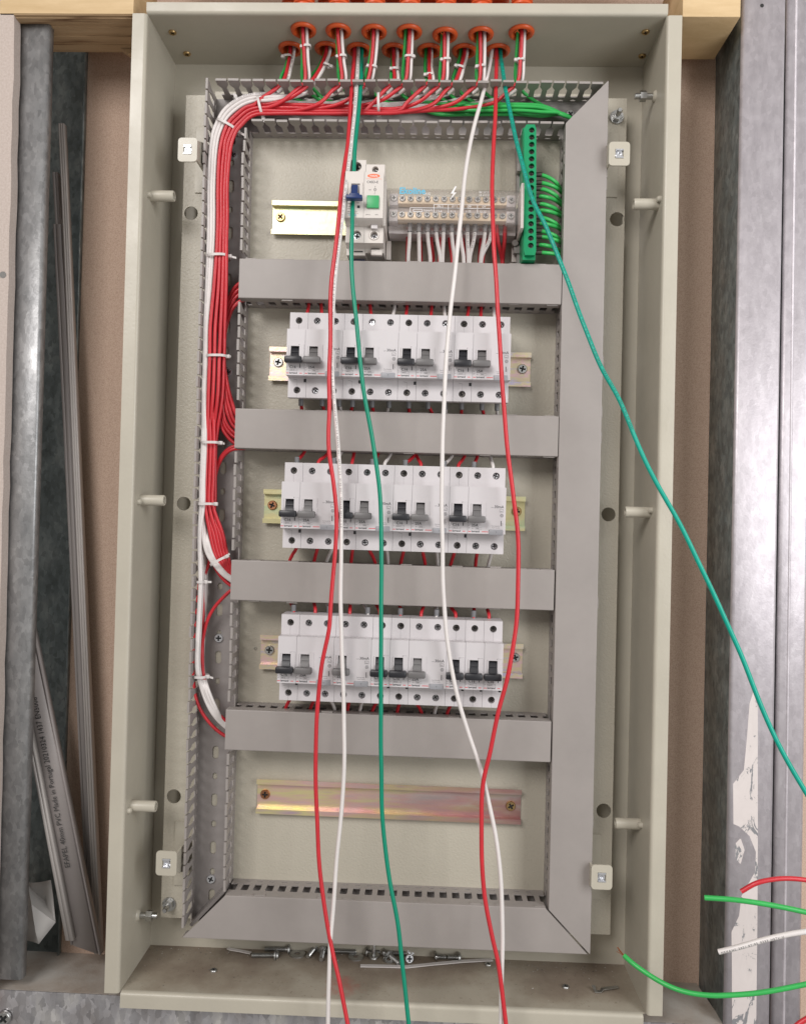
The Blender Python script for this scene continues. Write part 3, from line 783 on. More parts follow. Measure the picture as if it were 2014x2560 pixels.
a = pr_((250, 1490), (410, 1550), -20); part('release_clip', MB().cbox(a[0], a[1], -24, -14, a[2] - 1, a[3] + 3, .8), blue_l, t)
a = pr_((255, 1410), (380, 1455), -42.4); part('latch_slot', MB().box(a[0], a[1], -42.6, -42.05, a[2] + 2, a[3]), dark_hole, t)
mk = MB()
lo = A3(160, 745, -69); 
mk.text('BKN-b', 2.0, lo.x, -69.06, lo.z); mk.text('C63', 1.6, A3(290, 730, -69).x, -69.06, A3(290, 730, -69).z)
mk.text('230V~', 1.5, lo.x, -69.06, lo.z - 2.6); mk.text('6000', 1.5, lo.x, -69.06, lo.z - 4.7); mk.text('GB10963 CE', 1.8, lo.x, -69.06, lo.z - 7.6)
q = A3(318, 780, -69); mk.extr(rect(q.x - 1.2, q.x + 1.4, q.z - 1.3, q.z + 1.3), [], -69.08, -69.03)
mk.box(lo.x, lo.x + 11, -69.08, -69.03, lo.z - 9, lo.z - 8.8)
part('printed_marking', mk, ink, t, False)
q = A3(180, 905, -69); part('blue_lettering', MB().text('Ekoline', 2.5, q.x, -69.06, q.z, bold=.02), blue_ink, t, False)
for h, m in ((hc, dsteel), (hd, chrome)): place(screw(3.9, m, t, (0, 0, 0), name='terminal_screw'), (h.x, -50.3, h.z), t)
a = pr_((250, 1005), (305, 1055), -57); part('label_window', MB().cbox(a[0], a[1], -60, -56, a[2], a[3] + 2, .5), lilac, t)

t = thing('trip_unit', 'beige trip unit with a square green button, right of the main switch', 'trip unit', (0, 0, 0))
x0, x1, z0, z1 = pr_((400, 282), (663, 940), -69); x0 += .15
t.location = Vector((x0, 0, z0)) * MM
ztop = A3(560, 178, -56).z; zlow = A3(550, 1295, -56).z; zbot = A3(550, 1480, -42).z
mb = MB().extr([(-7, ztop - 5), (-50, ztop), (-50, zlow), (-42, zlow - 1), (-42, zbot + 3), (-12, zbot + 5), (-7, zbot + 12)], [], x0, x1, 'S')
hc = A3(557, 255, -56); hd = A3(540, 1185, -56)
mb.extr(rect(x0, x1, z1 - 1, ztop), [circle(hc.x, hc.z + .4, 3.2, 16)], -56, -50)
mb.extr(rect(x0, x1, zlow, z0 - 4), [circle(hd.x, hd.z, 3.5, 18)], -56, -50)
mb.extr([(-55.5, z1), (-69, z1), (-69, z0), (-66, z0 - 2), (-55.5, z0 - 4)], [], x0, x1, 'S')
mb.extr(circle(hd.x, hd.z, 4.7, 20), [circle(hd.x, hd.z, 3.6, 20)], -57, -56)
part('housing', mb, shell_b, t)
a = pr_((440, 622), (608, 802), -70); part('push_button', MB().cbox(a[0], a[1], -71.5, -69, a[2], a[3], .5), green_b, t)
a = pr_((500, 1045), (588, 1105), -58); part('label_window', MB().cbox(a[0], a[1], -61, -56, a[2], a[3], .5), lilac, t)
a = pr_((500, 1400), (655, 1480), -44); mb = MB().cbox(a[0], a[1], -47, -42.1, a[2], a[3], .6)
c = pr_((465, 1330), (638, 1362), -44); mb.cbox(c[0], c[1], -45, -42.1, c[2], c[3], .5); part('release_clip', mb, shell_b, t)
c = pr_((500, 1365), (620, 1395), -42.4); part('latch_slot', MB().box(c[0], c[1], -42.7, -42.05, c[2], c[3]), dark_hole, t)
mk = MB(); q = A3(436, 443, -69); mk.text('C45D-E', 3.35, q.x, -69.06, q.z, bold=.01)
q = A3(462, 545, -69); mk.text('LED', 1.5, q.x, -69.06, q.z); q = A3(555, 535, -69)
mk.extr(circle(q.x, q.z, 1.4, 14), [circle(q.x, q.z, 1.15, 14)], -69.08, -69.03); mk.extr(circle(q.x, q.z, .9, 4), [circle(q.x, q.z, .65, 4)], -69.08, -69.03)
mk.box(q.x - .08, q.x + .08, -69.08, -69.03, q.z + 1.4, q.z + 3.4); mk.box(q.x - .08, q.x + .08, -69.08, -69.03, q.z - 3.6, q.z - 1.4)
mk.text('11', 1.2, q.x - .6, -69.06, q.z + 2.6); mk.text('12', 1.2, q.x - 1.2, -69.06, q.z - 4.4)
q = A3(415, 898, -69); mk.text('230VAC', 1.45, q.x, -69.06, q.z); q = A3(553, 898, -69); mk.text('50Hz', 1.45, q.x, -69.06, q.z)
part('printed_marking', mk, ink, t, False)
q = A3(535, 340, -69)
lg = MB().extr([(q.x + 6.0 * math.cos(2 * math.pi * i / 24), q.z + 2.0 * math.sin(2 * math.pi * i / 24)) for i in range(24)], [], -69.08, -69.02)
a = pr_((425, 380), (650, 386), -69); lg.box(a[0], a[1], -69.08, -69.02, a[2], a[3])
l = part('oval_logo', lg, orange_ink, t, False); sub('logo_lettering', MB().text('TOSUN.', 2.2, q.x, -69.12, q.z - .8, True, bold=.02), ink_w, l, False)
for h, m in ((hc, steel), (hd, chrome)): place(screw(3.1, m, t, (0, 0, 0), name='terminal_screw'), (h.x, -50.3, h.z), t)
# ------------------------------------------------------------------ distribution block
B3 = lambda u, v, Y: at(1100 + .19906 * u, 380 + .19906 * v, Y)
t = thing('terminal_block', 'wide terminal block with two rows of screws under a clear plastic cover', 'terminal block', (0, 0, 0))
YC = -60
p0 = at(962, 456, YC); p1 = at(1304, 566, YC)
x0, x1, z1, z0 = p0.x, p1.x, p0.z, at(1130, 565, YC).z
t.location = Vector((x0, 0, z0)) * MM
def tz(x): return -TILT * (x - x0)
def skew(mb):
    mb.v = [(a, b, c + tz(a)) for a, b, c in mb.v]; return mb
mb = MB(); mb.box(x0 + 3, x1 - 3, -30, -8, z0 + 3, z1 - 6)
part('base', skew(mb), lilac, t)
# lilac strip over the rail's lower lip, its reflected tint put into colour
pa, pb = at(976, 566, -10), at(1284, 590, -10)
part('rail_lip_strip', skew(MB().box(pa.x, pb.x, -12, -9.5, at(1100, 593, -10).z, at(1100, 560, -10).z)), lilac, t)
zu = at(1130, 497.5, -46).z; zl = at(1130, 537.3, -46).z
zu += TILT * (at(1130, 497, -46).x - x0); zl += TILT * (at(1130, 537, -46).x - x0)
xa, xb = at(984.5, 497, -46).x, at(1277.5, 499, -46).x
step = (xb - xa) / 14
_s = screw_mb(3.1, 1.5, .6); _s.dm = mid_recess; TBS = _s.mesh('terminal_screw', steel, ang=50)
for zc in (zu, zl):
    bar = MB(); 
    bar.cbox(xa + 4, xb - 4, -45, -32, zc - 5.0, zc + 2.6, .5)
    bb = part('brass_bar', skew(bar), brass_bar, t)
    e = MB()
    for xx in (xa, xb): e.cbox(xx - 4.6, xx + 4.0, -45, -30.2, zc - 6.5, zc + 5, .6)
    part('end_block', skew(e), lilac, t)
    for k in range(15):
        xx = xa + k * step
        o = link('terminal_screw', TBS, t, (0, 0, 0), (0, random.uniform(0, 1.5), 0)); place(o, (xx, -45.2, zc + tz(xx)), t)
        o2 = None
# grey insulating ledge with slits between the bars
ld = MB().box(xa - 4, xb + 4, -36, -30.1, zl + 5.5, zu - 6); part('insulating_ledge', skew(ld), mat('ledge_grey', (.62, .57, .55), .5), t)
for xx, d in ((x0, 1), (x1, -1)):
    e = MB()
    e.cbox(xx - 1.5, xx + 1.5, YC - 1, -8, z0 - 1, z1 + 1.5, .8)
    e.cbox(xx + (0 if d > 0 else -5), xx + (5 if d > 0 else 0), -16, -8, z0 - 19, z0 + .6, .8)
    part('end_plate', skew(e), shell_b, t)
# clear cover: front sheet with curved upper and lower edges
pr = [(z0, 30)]
outer = [(z0 + 2, 40), (z0 + 1.2, 52), (z0 + 3.2, 58), (z0 + 8, 60), (z1 - 14, 60), (z1 - 6, 57), (z1 - 1.5, 50), (z1 - .5, 36)]
inner = [(z1 - 1.7, 36), (z1 - 2.7, 49.4), (z1 - 6.8, 55.8), (z1 - 14.2, 58.7), (z0 + 8.3, 58.7), (z0 + 4.2, 57), (z0 + 2.4, 51.6), (z0 + 3.2, 40)]
cv = part('clear_cover', skew(MB().sweep(outer + inner, lambda n: x0 + 1.8, lambda n: x1 - 1.8, 'H')), clear_m, t, False)
yy = YC - .06
def ctext(s, sz, px, py, m, nm, bold=0):
    q = at(px, py, yy); return sub(nm, MB().text(s, sz, q.x, yy, q.z, bold=bold), m, cv, False)
ctext('Ekoline', 8.6, 997.5, 484, blue_ink, 'blue_lettering', .03)
ctext('2X15', 3.2, 1057, 487, ink_w, 'white_lettering')
ctext('EK 2X15', 2.6, 1197, 483, ink_w, 'white_lettering'); ctext('LE 60320', 2.6, 1197, 490, ink_w, 'white_lettering')
g = MB()
def L2(px, py, qx, qy, wdt=.22):
    a, b = at(px, py, yy), at(qx, qy, yy); d = (b - a).normalized(); n = Vector((-d.z, 0, d.x)) * wdt
    g.add([tuple(a + n), tuple(b + n), tuple(b - n), tuple(a - n)], [(0, 1, 2, 3)])
for l in ((1084, 511, 1228, 513), (1025, 519, 1228, 521.5), (1084, 511, 1084, 531), (1120, 511, 1120, 532), (1157, 512, 1157, 533), (1193, 512, 1193, 534), (1228, 513, 1228, 535), (1025, 519, 1025, 531), (1033, 523, 1055, 523), (1033, 529, 1055, 529), (1033, 523, 1033, 529), (1055, 523, 1055, 529)): L2(*l)
sub('printed_table', g, ink_w, cv, False)
for s, px, py in (('Ø6.3', 1092, 518), ('Ø7.5', 1128, 518.5), ('Ø9', 1167, 519), ('Ø9', 1204, 519.5), ('5(mm²)', 1058, 528), ('1.5-6', 1089, 530), ('4-16', 1125, 530.5), ('6-25', 1163, 531), ('10-25', 1197, 531.5)):
    ctext(s, 2.9, px, py, ink_w, 'white_lettering')
bz = [(1137, 466), (1126, 484), (1133, 484), (1124, 500), (1141, 481), (1133.5, 481), (1141, 466)]
q = [at(a, b, yy) for a, b in bz]; g = MB().extr([(v.x, v.z) for v in q], [], yy - .05, yy); sub('lightning_symbol', g, ink_w, cv, False)
# ------------------------------------------------------------------ earth bar
t = thing('earth_bar', 'tall green earth terminal bar with seventeen screw holes, beside the right duct', 'earth terminal', (0, 0, 0))
pt, pbm = at(1324.5, 311, -52), at(1324, 640, -52)
hw = 5.9
t.location = Vector((pbm.x, 0, pbm.z)) * MM
zt_, zb_ = pt.z, pbm.z
lean = (pt.x - pbm.x) / (zt_ - zb_)
s1, s2 = at(1328.6, 325, -52), at(1326, 613.5, -52)
hs = []
for k in range(17):
    f = k / 16; hs.append((s1.x + (s2.x - s1.x) * f, s1.z + (s2.z - s1.z) * f))
sk = lambda z_: (z_ - zb_) * lean
def P(x, z_): return (pbm.x + x + sk(z_), z_)
fr = [P(-hw, zb_ + 5), P(-hw + 1.2, zb_ + 1), P(hw - 1.2, zb_ + 1), P(hw, zb_ + 5), P(hw, zt_ - 4), P(hw - 1.5, zt_), P(-hw + 2.5, zt_), P(-hw, zt_ - 4)]
mb = MB().extr(fr, [circle(a, b, 2.75, 14) for a, b in hs], -52, -47)
mb.extr([P(-hw - .8, zb_ - 2), P(hw, zb_ - 2), P(hw, zt_ - 1), P(-hw - .8, zt_ - 1)], [], -46.9, -22)
part('green_body', mb, earth_m, t)
k = MB().extr([P(-hw - 3.5, zb_ - 7), P(hw - 1, zb_ - 7), P(hw - 1, zt_ + 1), P(-hw - 3.5, zt_ + 1)], [], -21.9, -6)
k.cyl((pbm.x - 12, -26, zb_ + 22), (pbm.x - 12, -18, zb_ + 22), 3.2); k.cbox(pbm.x - 13, pbm.x - 5, -24, -18, zb_ + 12, zb_ + 20, .6); k.cbox(pbm.x - 12, pbm.x - 5, -30, -18, zt_ - 36, zt_ - 28, .6)
k.box(pbm.x - 9, pbm.x + 4, -6, -.2, zb_ + 10, zb_ + 30); k.box(pbm.x - 9, pbm.x + 4, -6, -.2, zt_ - 40, zt_ - 20)
part('grey_holder', k, pvc_d, t)
for a, b in hs:
    o = link('terminal_screw', TSC[1], t, (0, 0, 0), (0, random.uniform(0, 3), 0)); o.location = Vector((a, -48.2, b)) * MM - t.location
    o.scale = (.88, 1, .88)
# ------------------------------------------------------------------ bundled wires
K = 1.1792
ST = [  # stations of the bundle: outer px, inner px (photograph pixels)
 ((1150, 248), (1150, 272)), ((1080, 247), (1080, 276)), ((1000, 246), (1000, 281)), ((900, 244), (900, 283)), ((800, 242), (800, 284)), ((735, 239), (735, 284)),
 ((672, 235), (672, 284)), ((632, 237), (641, 286)), ((607, 243), (622, 295)), ((578.5, 259), (606, 310)), ((558, 278), (592, 326)),
 ((543, 305), (582, 346)), ((533, 330), (577, 364)), ((527, 362), (574, 390)), ((524, 401), (571, 417)), ((521, 472), (568, 472)),
 ((521, 540), (568, 540)), ((520, 600), (566, 600)), ((517, 710), (565, 710)), ((514, 821), (563, 821)), ((513, 893), (560, 893)), ((510, 987), (556, 987))]
LOW = [((506, 1108), (540, 1108)), ((502, 1200), (538, 1200)), ((501, 1262), (537, 1262))]
YB = -12
def lane(st, u, Y):
    (a, b), (c, d) = st; return (a + (c - a) * u, b + (d - b) * u, Y)
bl_ = lambda s: max(0, min(1, (s[0][1] - 640) / 180)) if s[0][0] < 560 else 0
red_k = [0, 1, 2, 3, 5, 6, 7, 8, 9, 10, 11, 13]      # grommet order carrying a bundle
# grommets sorted left to right with the x where the wires pass the duct teeth
XK = {0: 706, 1: 761, 2: 777, 3: 853, 5: 917, 6: 983, 7: 1012, 8: 1071, 9: 1104, 10: 1136, 11: 1196, 13: 1293}
NAME = {}
cf = cr = 0
for i, (x, y) in enumerate(GR):
    if y < 100: cf += 1; NAME[i] = f'{ORD[cf-1]} front-row'
    else: cr += 1; NAME[i] = f'{ORD[cr-1]} rear-row'
wob = lambda s=1: random.uniform(-s, s)
R2X = [((480, 802), (491, 849), (502, 880), (520, 892)), ((479, 822), (487, 865), (500, 896), (520, 908)), ((476, 840), (484, 880), (498, 906), (520, 915)),
       ((473, 868), (482, 900), (498, 918), (520, 925)), ((471, 880), (480, 908), (498, 927), (520, 934)), ((468, 895), (480, 922), (498, 940), (520, 948))]
for n, i in enumerate(red_k):
    gx, gy = GR[i]; p = GP[i]; yg = p.y; xk = XK[i]
    la = [0, 1, 0, 2, 1, 3, 0, 2, 1, 3, 2, 3][n]
    U = lambda s, la=la: [.50, .68, .85, 1.0][la] * (1 - bl_(s)) + [.24, .50, .76, 1.0][la] * bl_(s)
    Y = [-31, -31, -26.8, -31, -26.8, -26.8, -22.6, -26.8, -22.6, -31, -22.6, -22.6][n] + wob(.3)
    f0 = -1 if i in (0, 1, 2, 3, 5, 6, 9, 11) else 1.5
    top = [(gx + f0 * 1.0 - 1, gy - 26, yg), (gx + f0 - 1, gy + 4, yg)]
    mid = (gx * .62 + xk * .38 + (1 if gy < 100 else 0), (gy * .45 + 205 * .55), yg * .5 - 12)
    pts = top + [mid, (xk, 205, -27), (xk - 22, 226, -29)]
    sts = [s for s in ST if s[0][0] < xk - 62]
    y1 = lane(sts[0], U(sts[0]), Y) if sts else None
    if sts: pts.append((xk - 55, (226 + 2 * y1[1]) / 3 - 2, (-29 + Y) / 2))
    ex = n >= 6
    for s in sts:
        if ex and s[0][1] > 790: break
        pts.append(lane(s, U(s) + wob(.012), Y + wob(.3)))
    if ex:
        for a, b in R2X[n - 6]: pts.append((a * K, b * K, -24 + (n - 6)))
        dest = 'into the second cross duct'
    else:
        ul = .36 + .64 * (n / 5)
        for s in LOW: pts.append(lane(s, ul, -27 + 5 * (n % 2)))
        if n < 5:
            q = 3 * n
            pts += [(520 + q * 2.6 + 6, 1335, -26), (541 + q * 2.4, 1392, -24), (564 + q * 1.2, 1428 - q * 1.0, -22), (592, 1450 - q * 1.5, -20)]
            dest = 'into the third cross duct'
        else:
            pts += [(527, 1350, -18), (536, 1412, -16), (552, 1440, -16), (575, 1462, -16), (600, 1474, -16)]
            dest = 'and looping alone'
    wire(pts, wire_r, f'red wire from the {NAME[i]} orange collar, bundled down {dest}', group='red wires of the bundle', r=1.85)
    # white companion
    dx = 9 if i not in (7, 8, 9, 10, 13) else (8 if i not in (8,) else 6)
    if i == 11: dx = 10
    uw = [0, .16, .32][n % 3]
    Yw = -29 if n < 3 else (-22 if n < 6 else (-15 if n < 9 else -9))
    top = [(gx + dx - 1, gy - 26, yg + 2), (gx + dx - 1, gy + 4, yg + 2)]
    pts = top + [(mid[0] + dx, mid[1], mid[2] + 2), (xk + 10, 205, -22), (xk - 12, 232, -14)]
    sts = [s for s in ST if s[0][0] < xk - 62]
    for s in sts:
        far = s[0][0] > 690 and s[0][1] < 260
        l = lane(s, (uw + .35) if far else uw * (1 - .55 * bl_(s)) - .05 * bl_(s), (-8 - n * .2) if far else Yw)
        pts.append(l)
    for s in LOW: pts.append(lane(s, uw * .7, Yw))
    if n % 2:
        o = (n // 2) * 2.2
        pts += [(510 + o, 1357, -26), (522 + o, 1392, -25), (538 + o, 1415, -24), (558 + o, 1437, -23), (592, 1462 - o, -22)]
        dest = 'third'
    else:
        o = n * 1.6
        pts += [(497 + o, 1343, Yw), (500 + o, 1455, Yw), (494.5 + o, 1565, Yw), (492 + o, 1669, Yw), (503 + o, 1719, -24), (528 + o, 1778, -23), (560, 1815 - o * .7, -21), (590, 1835 - o * .6, -20)]
        dest = 'lowest'
    wire(pts, wire_w, f'white wire from the {NAME[i]} orange collar, bundled down into the {dest} cross duct', group='white wires of the bundle', r=1.8,
         text='NEXANS 2021  07/05 2021  H07V-U 2.5  NEXANS 2021 07/05  H07V-U 2.5 0207 NEXANS 2021 H07V-U ' if n == 0 else None)
    # green companion going right
    gdx = -9 if i in (7, 8, 10, 13) else (-7 if i in (9, 11) else -3.5)
    y2 = 264 + 5.0 * (n % 6)
    top = [(gx + gdx, gy - 26, yg + 3), (gx + gdx, gy + 4, yg + 3)]
    pts = top + [(mid[0] + gdx - 1, mid[1], mid[2] + 5), (xk - 4, 203, -16), (xk + 12, 228, -12), (xk + 42, 252, -10)]
    Yg = -9 - 4.5 * (n % 4)
    for s in (820, 950, 1080, 1180, 1250, 1300, 1355):
        if s > xk + 80: pts.append((s, (y2 - 6 if s < 1150 else y2 - 3) + (4 if s > 1330 else 0), Yg if s > 1100 else -7))
    pts += [(1400, 283 + 1.5 * (n % 3), Yg), (1432, 300, Yg), (1452, 340, Yg), (1455, 420 + 20 * n, Yg)]
    wire(pts, wire_g, f'green earth wire from the {NAME[i]} orange collar, curving right along the top duct', group='green wires in the top duct')
# links between the cross ducts, leaving the bundle on its right
for n, (a, b) in enumerate((((520, 598), (482, 640)), ((520, 610), (482, 650)), ((520, 621), (483, 662)), ((520, 636), (483, 676)))):
    pts = [(a[0] * K, a[1] * K, -22 + n), ((a[0] - 12) * K, (a[1] + 3) * K, -22 + n), ((a[0] - 27) * K, (a[1] + 19) * K, -20), (b[0] * K - 1, (b[1] + 8) * K, -18), (475 * K, 720 * K, -17), (474 * K, 790 * K, -16), (478 * K, 840 * K, -15), (494 * K, 880 * K, -15), (520 * K, (900 + n * 6) * K, -15)]
    wire(pts, wire_r, f'red link wire from the uppermost cross duct to the bundle, {ORD[n]} from the top', group='red link wires', r=1.9)
for n in (0, 1):
    pts = [(520 * K, (944 + 6 * n) * K, -22), (492 * K, (948 + 5 * n) * K, -22), (474 * K, (962 + 5 * n) * K, -20), (460 * K, (990 + 5 * n) * K, -17), (452 * K, 1050 * K, -15), (453 * K, 1120 * K, -14), (468 * K, 1180 * K, -14), (510 * K, 1226 * K, -14)]
    wire(pts, wire_r, f'red link wire leaving the foot of the second cross duct, {"upper" if n == 0 else "lower"} of the pair', group='red link wires', r=1.9)
# down to the lowest cross duct
wire([(512, 1180, -14), (516, 1290, -14), (524, 1400, -15), (512, 1440, -15), (508, 1560, -17), (508, 1680, -20), (521, 1737, -22), (545, 1782, -22), (567, 1803, -21), (592, 1812, -20)], wire_r, 'red wire beside the whites, curving into the lowest cross duct above them', group='red wires to the lowest cross duct')
wire([(600, 1468, -22), (578, 1476, -22), (560, 1492, -22), (538, 1516, -21), (520, 1548, -20), (509, 1590, -19), (504, 1640, -19), (508, 1690, -19), (522, 1742, -19), (548, 1790, -19), (592, 1822, -19)], wire_r, 'red wire bowed across the bare duct from the third to the lowest cross duct', group='red wires to the lowest cross duct')
wire([(520, 1290, -10), (505, 1400, -9), (490, 1560, -10), (484, 1690, -12), (496, 1762, -16), (525, 1808, -18), (560, 1838, -19), (592, 1852, -19)], wire_r, 'red wire running outermost under the whites into the lowest cross duct', group='red wires to the lowest cross duct')
# ------------------------------------------------------------------ long loose wires hanging in front
S = lambda L: [(a * K, b * K, y) for a, b, y in L]
yg = GP[4].y
wire([(884, 90, yg), (885.5, 122, yg - 1)] + S([(745, 204, -34), (737.6, 303.5, -54), (732.5, 335, -60), (724, 399, -69), (713, 515, -79), (702.5, 600, -82), (700, 720, -84), (697, 800, -85), (697, 868, -86), (695.5, 920, -87), (697, 960, -88), (707, 1029, -89), (713.4, 1089, -89), (711, 1164, -89), (701, 1287, -89), (697.5, 1334, -89), (681.6, 1414, -88), (673.7, 1493, -86), (669.7, 1612, -84), (673, 1740, -84), (680, 1866, -86), (702, 2009, -92), (720, 2088, -98), (744, 2210, -106)]),
     wire_r, 'long loose red wire, leftmost of all, hanging from the third rear orange collar', 2.0, group='loose hanging wires')
wire([(895, 90, yg), (895.5, 122, yg - 1)] + S([(755.5, 204, -36), (746, 303.5, -54), (741, 335, -60), (733, 399, -69), (719, 515, -77), (710.5, 590, -80), (707, 640, -80), (703.5, 730, -81), (704.6, 797, -82), (709, 869, -83), (716, 948, -84), (722.6, 1069, -85), (723.5, 1180, -85), (723, 1287, -85), (725, 1374, -84), (728.5, 1493, -82), (730, 1612, -82), (727, 1690, -82), (715, 1812, -84), (705, 1934, -88), (698, 2020, -92), (694, 2200, -98)]),
     wire_w, 'long loose white wire crossing behind the leftmost loose red wire', 2.0, group='loose hanging wires', text='NEXANS 2021  H07V-U 2.5  07/05/2021  NEXANS H07V-U 2.5 ' * 6)
wire([(904, 90, yg), (903.5, 124, yg - 1)] + S([(762.5, 204, -36), (753.5, 303.5, -54), (750.6, 357, -60), (746, 491, -76), (744.8, 540, -79), (748, 611, -81), (757, 690, -83), (769, 809, -85), (789, 928, -86), (803, 1029, -88), (806.8, 1108, -88), (807.6, 1200, -88), (807.6, 1400, -87), (807.5, 1612, -85), (812, 1750, -85), (827, 1866, -88), (845, 1965, -91), (855, 2064, -95), (869, 2200, -104)]),
     wire_t, 'long loose dark green wire hanging down the middle of the cabinet', 2.05, group='loose hanging wires')
yg = GP[12].y
wire([(1232, 92, yg), (1229, 124, yg - 1)] + S([(1028, 180, -24), (1004.8, 268, -44), (989, 344, -56), (976, 455, -70), (962, 590, -78), (950, 710, -80), (944, 809, -82), (938, 948, -84), (936, 1069, -84), (938, 1168, -84), (940, 1255, -83), (947.8, 1354, -82), (963.6, 1454, -80), (991, 1553, -78), (1018, 1632, -78), (1036, 1705, -79), (1052, 1780, -81), (1061.6, 1866, -84), (1065, 1965, -88), (1063, 2070, -92), (1060, 2200, -100)]),
     wire_w, 'long loose plain white wire swinging right below the breakers', 2.05, group='loose hanging wires')
wire([(1240, 92, yg), (1240, 124, yg - 1)] + S([(1051, 150, -18), (1049, 252, -42), (1044, 378, -62), (1046, 503, -76), (1051, 600, -81), (1057, 710, -84), (1065, 829, -86), (1074.8, 948, -87), (1086.7, 1049, -88), (1096, 1128, -88), (1097.5, 1210, -88), (1095, 1310, -88), (1088, 1370, -88), (1076.8, 1434, -88), (1059, 1501, -87), (1039, 1593, -86), (1023.6, 1662, -86), (1019.7, 1751, -87), (1025.7, 1892, -90), (1042, 1980, -93), (1056, 2046, -95), (1070, 2160, -101), (1074, 2205, -104)]),
     wire_r, 'long loose red wire down the right side of the breakers', 2.05, group='loose hanging wires')
wire([(1250, 92, yg), (1250, 124, yg - 1)] + S([(1064, 140, -18), (1077, 216, -36), (1105, 342, -58), (1130, 428, -70), (1155, 478, -78), (1200, 589, -86), (1237, 690, -92), (1271, 774, -98), (1311, 848, -102), (1370, 985, -112), (1440, 1110, -120), (1482, 1195, -126), (1560, 1365, -134), (1640, 1560, -142), (1730, 1720, -150)]),
     wire_t2, 'long loose teal green wire stretched diagonally to the right edge', 2.05, group='loose hanging wires', text='NEXANS H07V-U 2.5  2021 07/05 EN 50525  ' * 7)
# cut wire ends coming in from the right
wire(S([(1570, 1890, -118), (1603, 1872, -120), (1650, 1863, -120), (1695, 1864, -120), (1740, 1872, -120)]), wire_r, 'short cut red wire end curving over the white-painted stud', 2.1, group='cut wire ends at the lower right')
wire(S([(1492, 1903, -110), (1560, 1908, -116), (1640, 1920, -120), (1740, 1941, -124)]), wire_g, 'cut light green wire end pointing left across the right stud', 2.3, group='cut wire ends at the lower right')
wire(S([(1522, 2018, -112), (1560, 2009, -116), (1620, 1992, -120), (1680, 1979, -122), (1740, 1971, -124)]), wire_w, 'cut white wire end with black lettering crossing the right stud', 2.35, group='cut wire ends at the lower right', text='NEXANS 2021 07/05 0233 H07V-U')
wire(S([(1322, 2026, -84), (1345, 2046, -92), (1400, 2082, -104), (1445, 2101, -112), (1500, 2110, -118), (1560, 2109, -120), (1620, 2103, -122), (1740, 2080, -126)]), wire_g, 'long sagging light green wire end with bare copper strands at its tip', 2.2, group='cut wire ends at the lower right', ends=(0,))
wire(S([(1672, 2190, -125), (1690, 2172, -125), (1715, 2156, -125), (1745, 2140, -125)]), wire_r, 'red wire end just showing at the lower right corner', 2.2, group='cut wire ends at the lower right')
# ------------------------------------------------------------------ short wires at the breakers
def z_at(a, x): return a - TILT * x
def snap(x): return ph - PITCH / 2 + round((x - ph + PITCH / 2) / PITCH) * PITCH
def tails(rw, which, items):
    # items: (zoom x near duct, zoom x near device, colour)
    for n, (u0, u1, c) in enumerate(items):
        zy = {1: 720, 2: 1120, 3: 1480}[rw]
        if which == 'top':
            zd = rows[rw - 1][0]; zb = NB[rw - 1][1] + 19.3
            ya = {1: 90, 2: 40, 3: 70}[rw]
            yb_ = {1: 138, 2: 90, 3: 125}[rw]
            a = at(600 + u0 / 2.135, zy + ya / 2.135, -20); b = at(600 + u1 / 2.135, zy + yb_ / 2.135, -34)
            x0_ = snap(a.x)
            pts = [(x0_, -18, z_at(zd, x0_) + 12), (x0_, -19, z_at(zd, x0_) + 1), ((x0_ + b.x) / 2, -25, (z_at(zd, x0_) + z_at(zb, b.x)) / 2 + 1), (b.x, -33, z_at(zb, b.x + 100) + 3), (b.x, -34, z_at(zb, b.x + 100) - 6)]
        else:
            zd = rows[rw][1]; zb = NB[rw - 1][1] - 63.6
            yb_ = {1: 655, 2: 612, 3: 640}[rw]; ya = {1: 622, 2: 545, 3: 592}[rw]
            a = at(600 + u0 / 2.135, zy + yb_ / 2.135, -22); b = at(600 + u1 / 2.135, zy + ya / 2.135, -34)
            x0_ = snap(a.x) if rw > 1 else a.x
            pts = [(b.x, -34, z_at(zb, b.x + 100) + 8), (b.x, -34, z_at(zb, b.x + 100) - 1), ((x0_ + b.x) / 2, -28, (z_at(zd, x0_) + z_at(zb, b.x)) / 2), (x0_, -22, z_at(zd, x0_) - 1), (x0_, -20, z_at(zd, x0_) - 12)]
        cn = 'red' if c == 'r' else 'white'
        side = 'tops' if which == 'top' else 'bottoms'
        wire([Vector(p) for p in pts], wire_r if c == 'r' else wire_w, f'short {cn} wire, {ORD[n]} from the left at the {side} of the {ROWN[rw-1]} breaker row', raw=True, group=f'short wires at the {side} of the {ROWN[rw-1]} row')
        # grey crimp sleeve where it enters the device
        p = pts[3] if which == 'top' else pts[1]
        if (rw, which) in ((3, 'top'), (1, 'bottom'), (2, 'top')) and n % 2 == 0 or which == 'bottom' and rw == 1:
            q = MB().cyl((0, 0, -4), (0, -.3, 4.2), 2.35, 2.5, 10)
            o = tag(link('crimp_sleeve', q.mesh('crimp_sleeve', sleeve), None, p), f'grey crimp sleeve on the {ORD[n]} short wire at the {side} of the {ROWN[rw-1]} breaker row', 'crimp sleeve', 'grey crimp sleeves')
tails(1, 'top', [(357, 355, 'r'), (430, 437, 'r'), (500, 505, 'w'), (630, 610, 'r'), (693, 700, 'r'), (829, 815, 'w'), (885, 885, 'r'), (1015, 1018, 'r'), (1080, 1095, 'w'), (1222, 1212, 'r'), (1282, 1285, 'r'), (1345, 1358, 'w')])
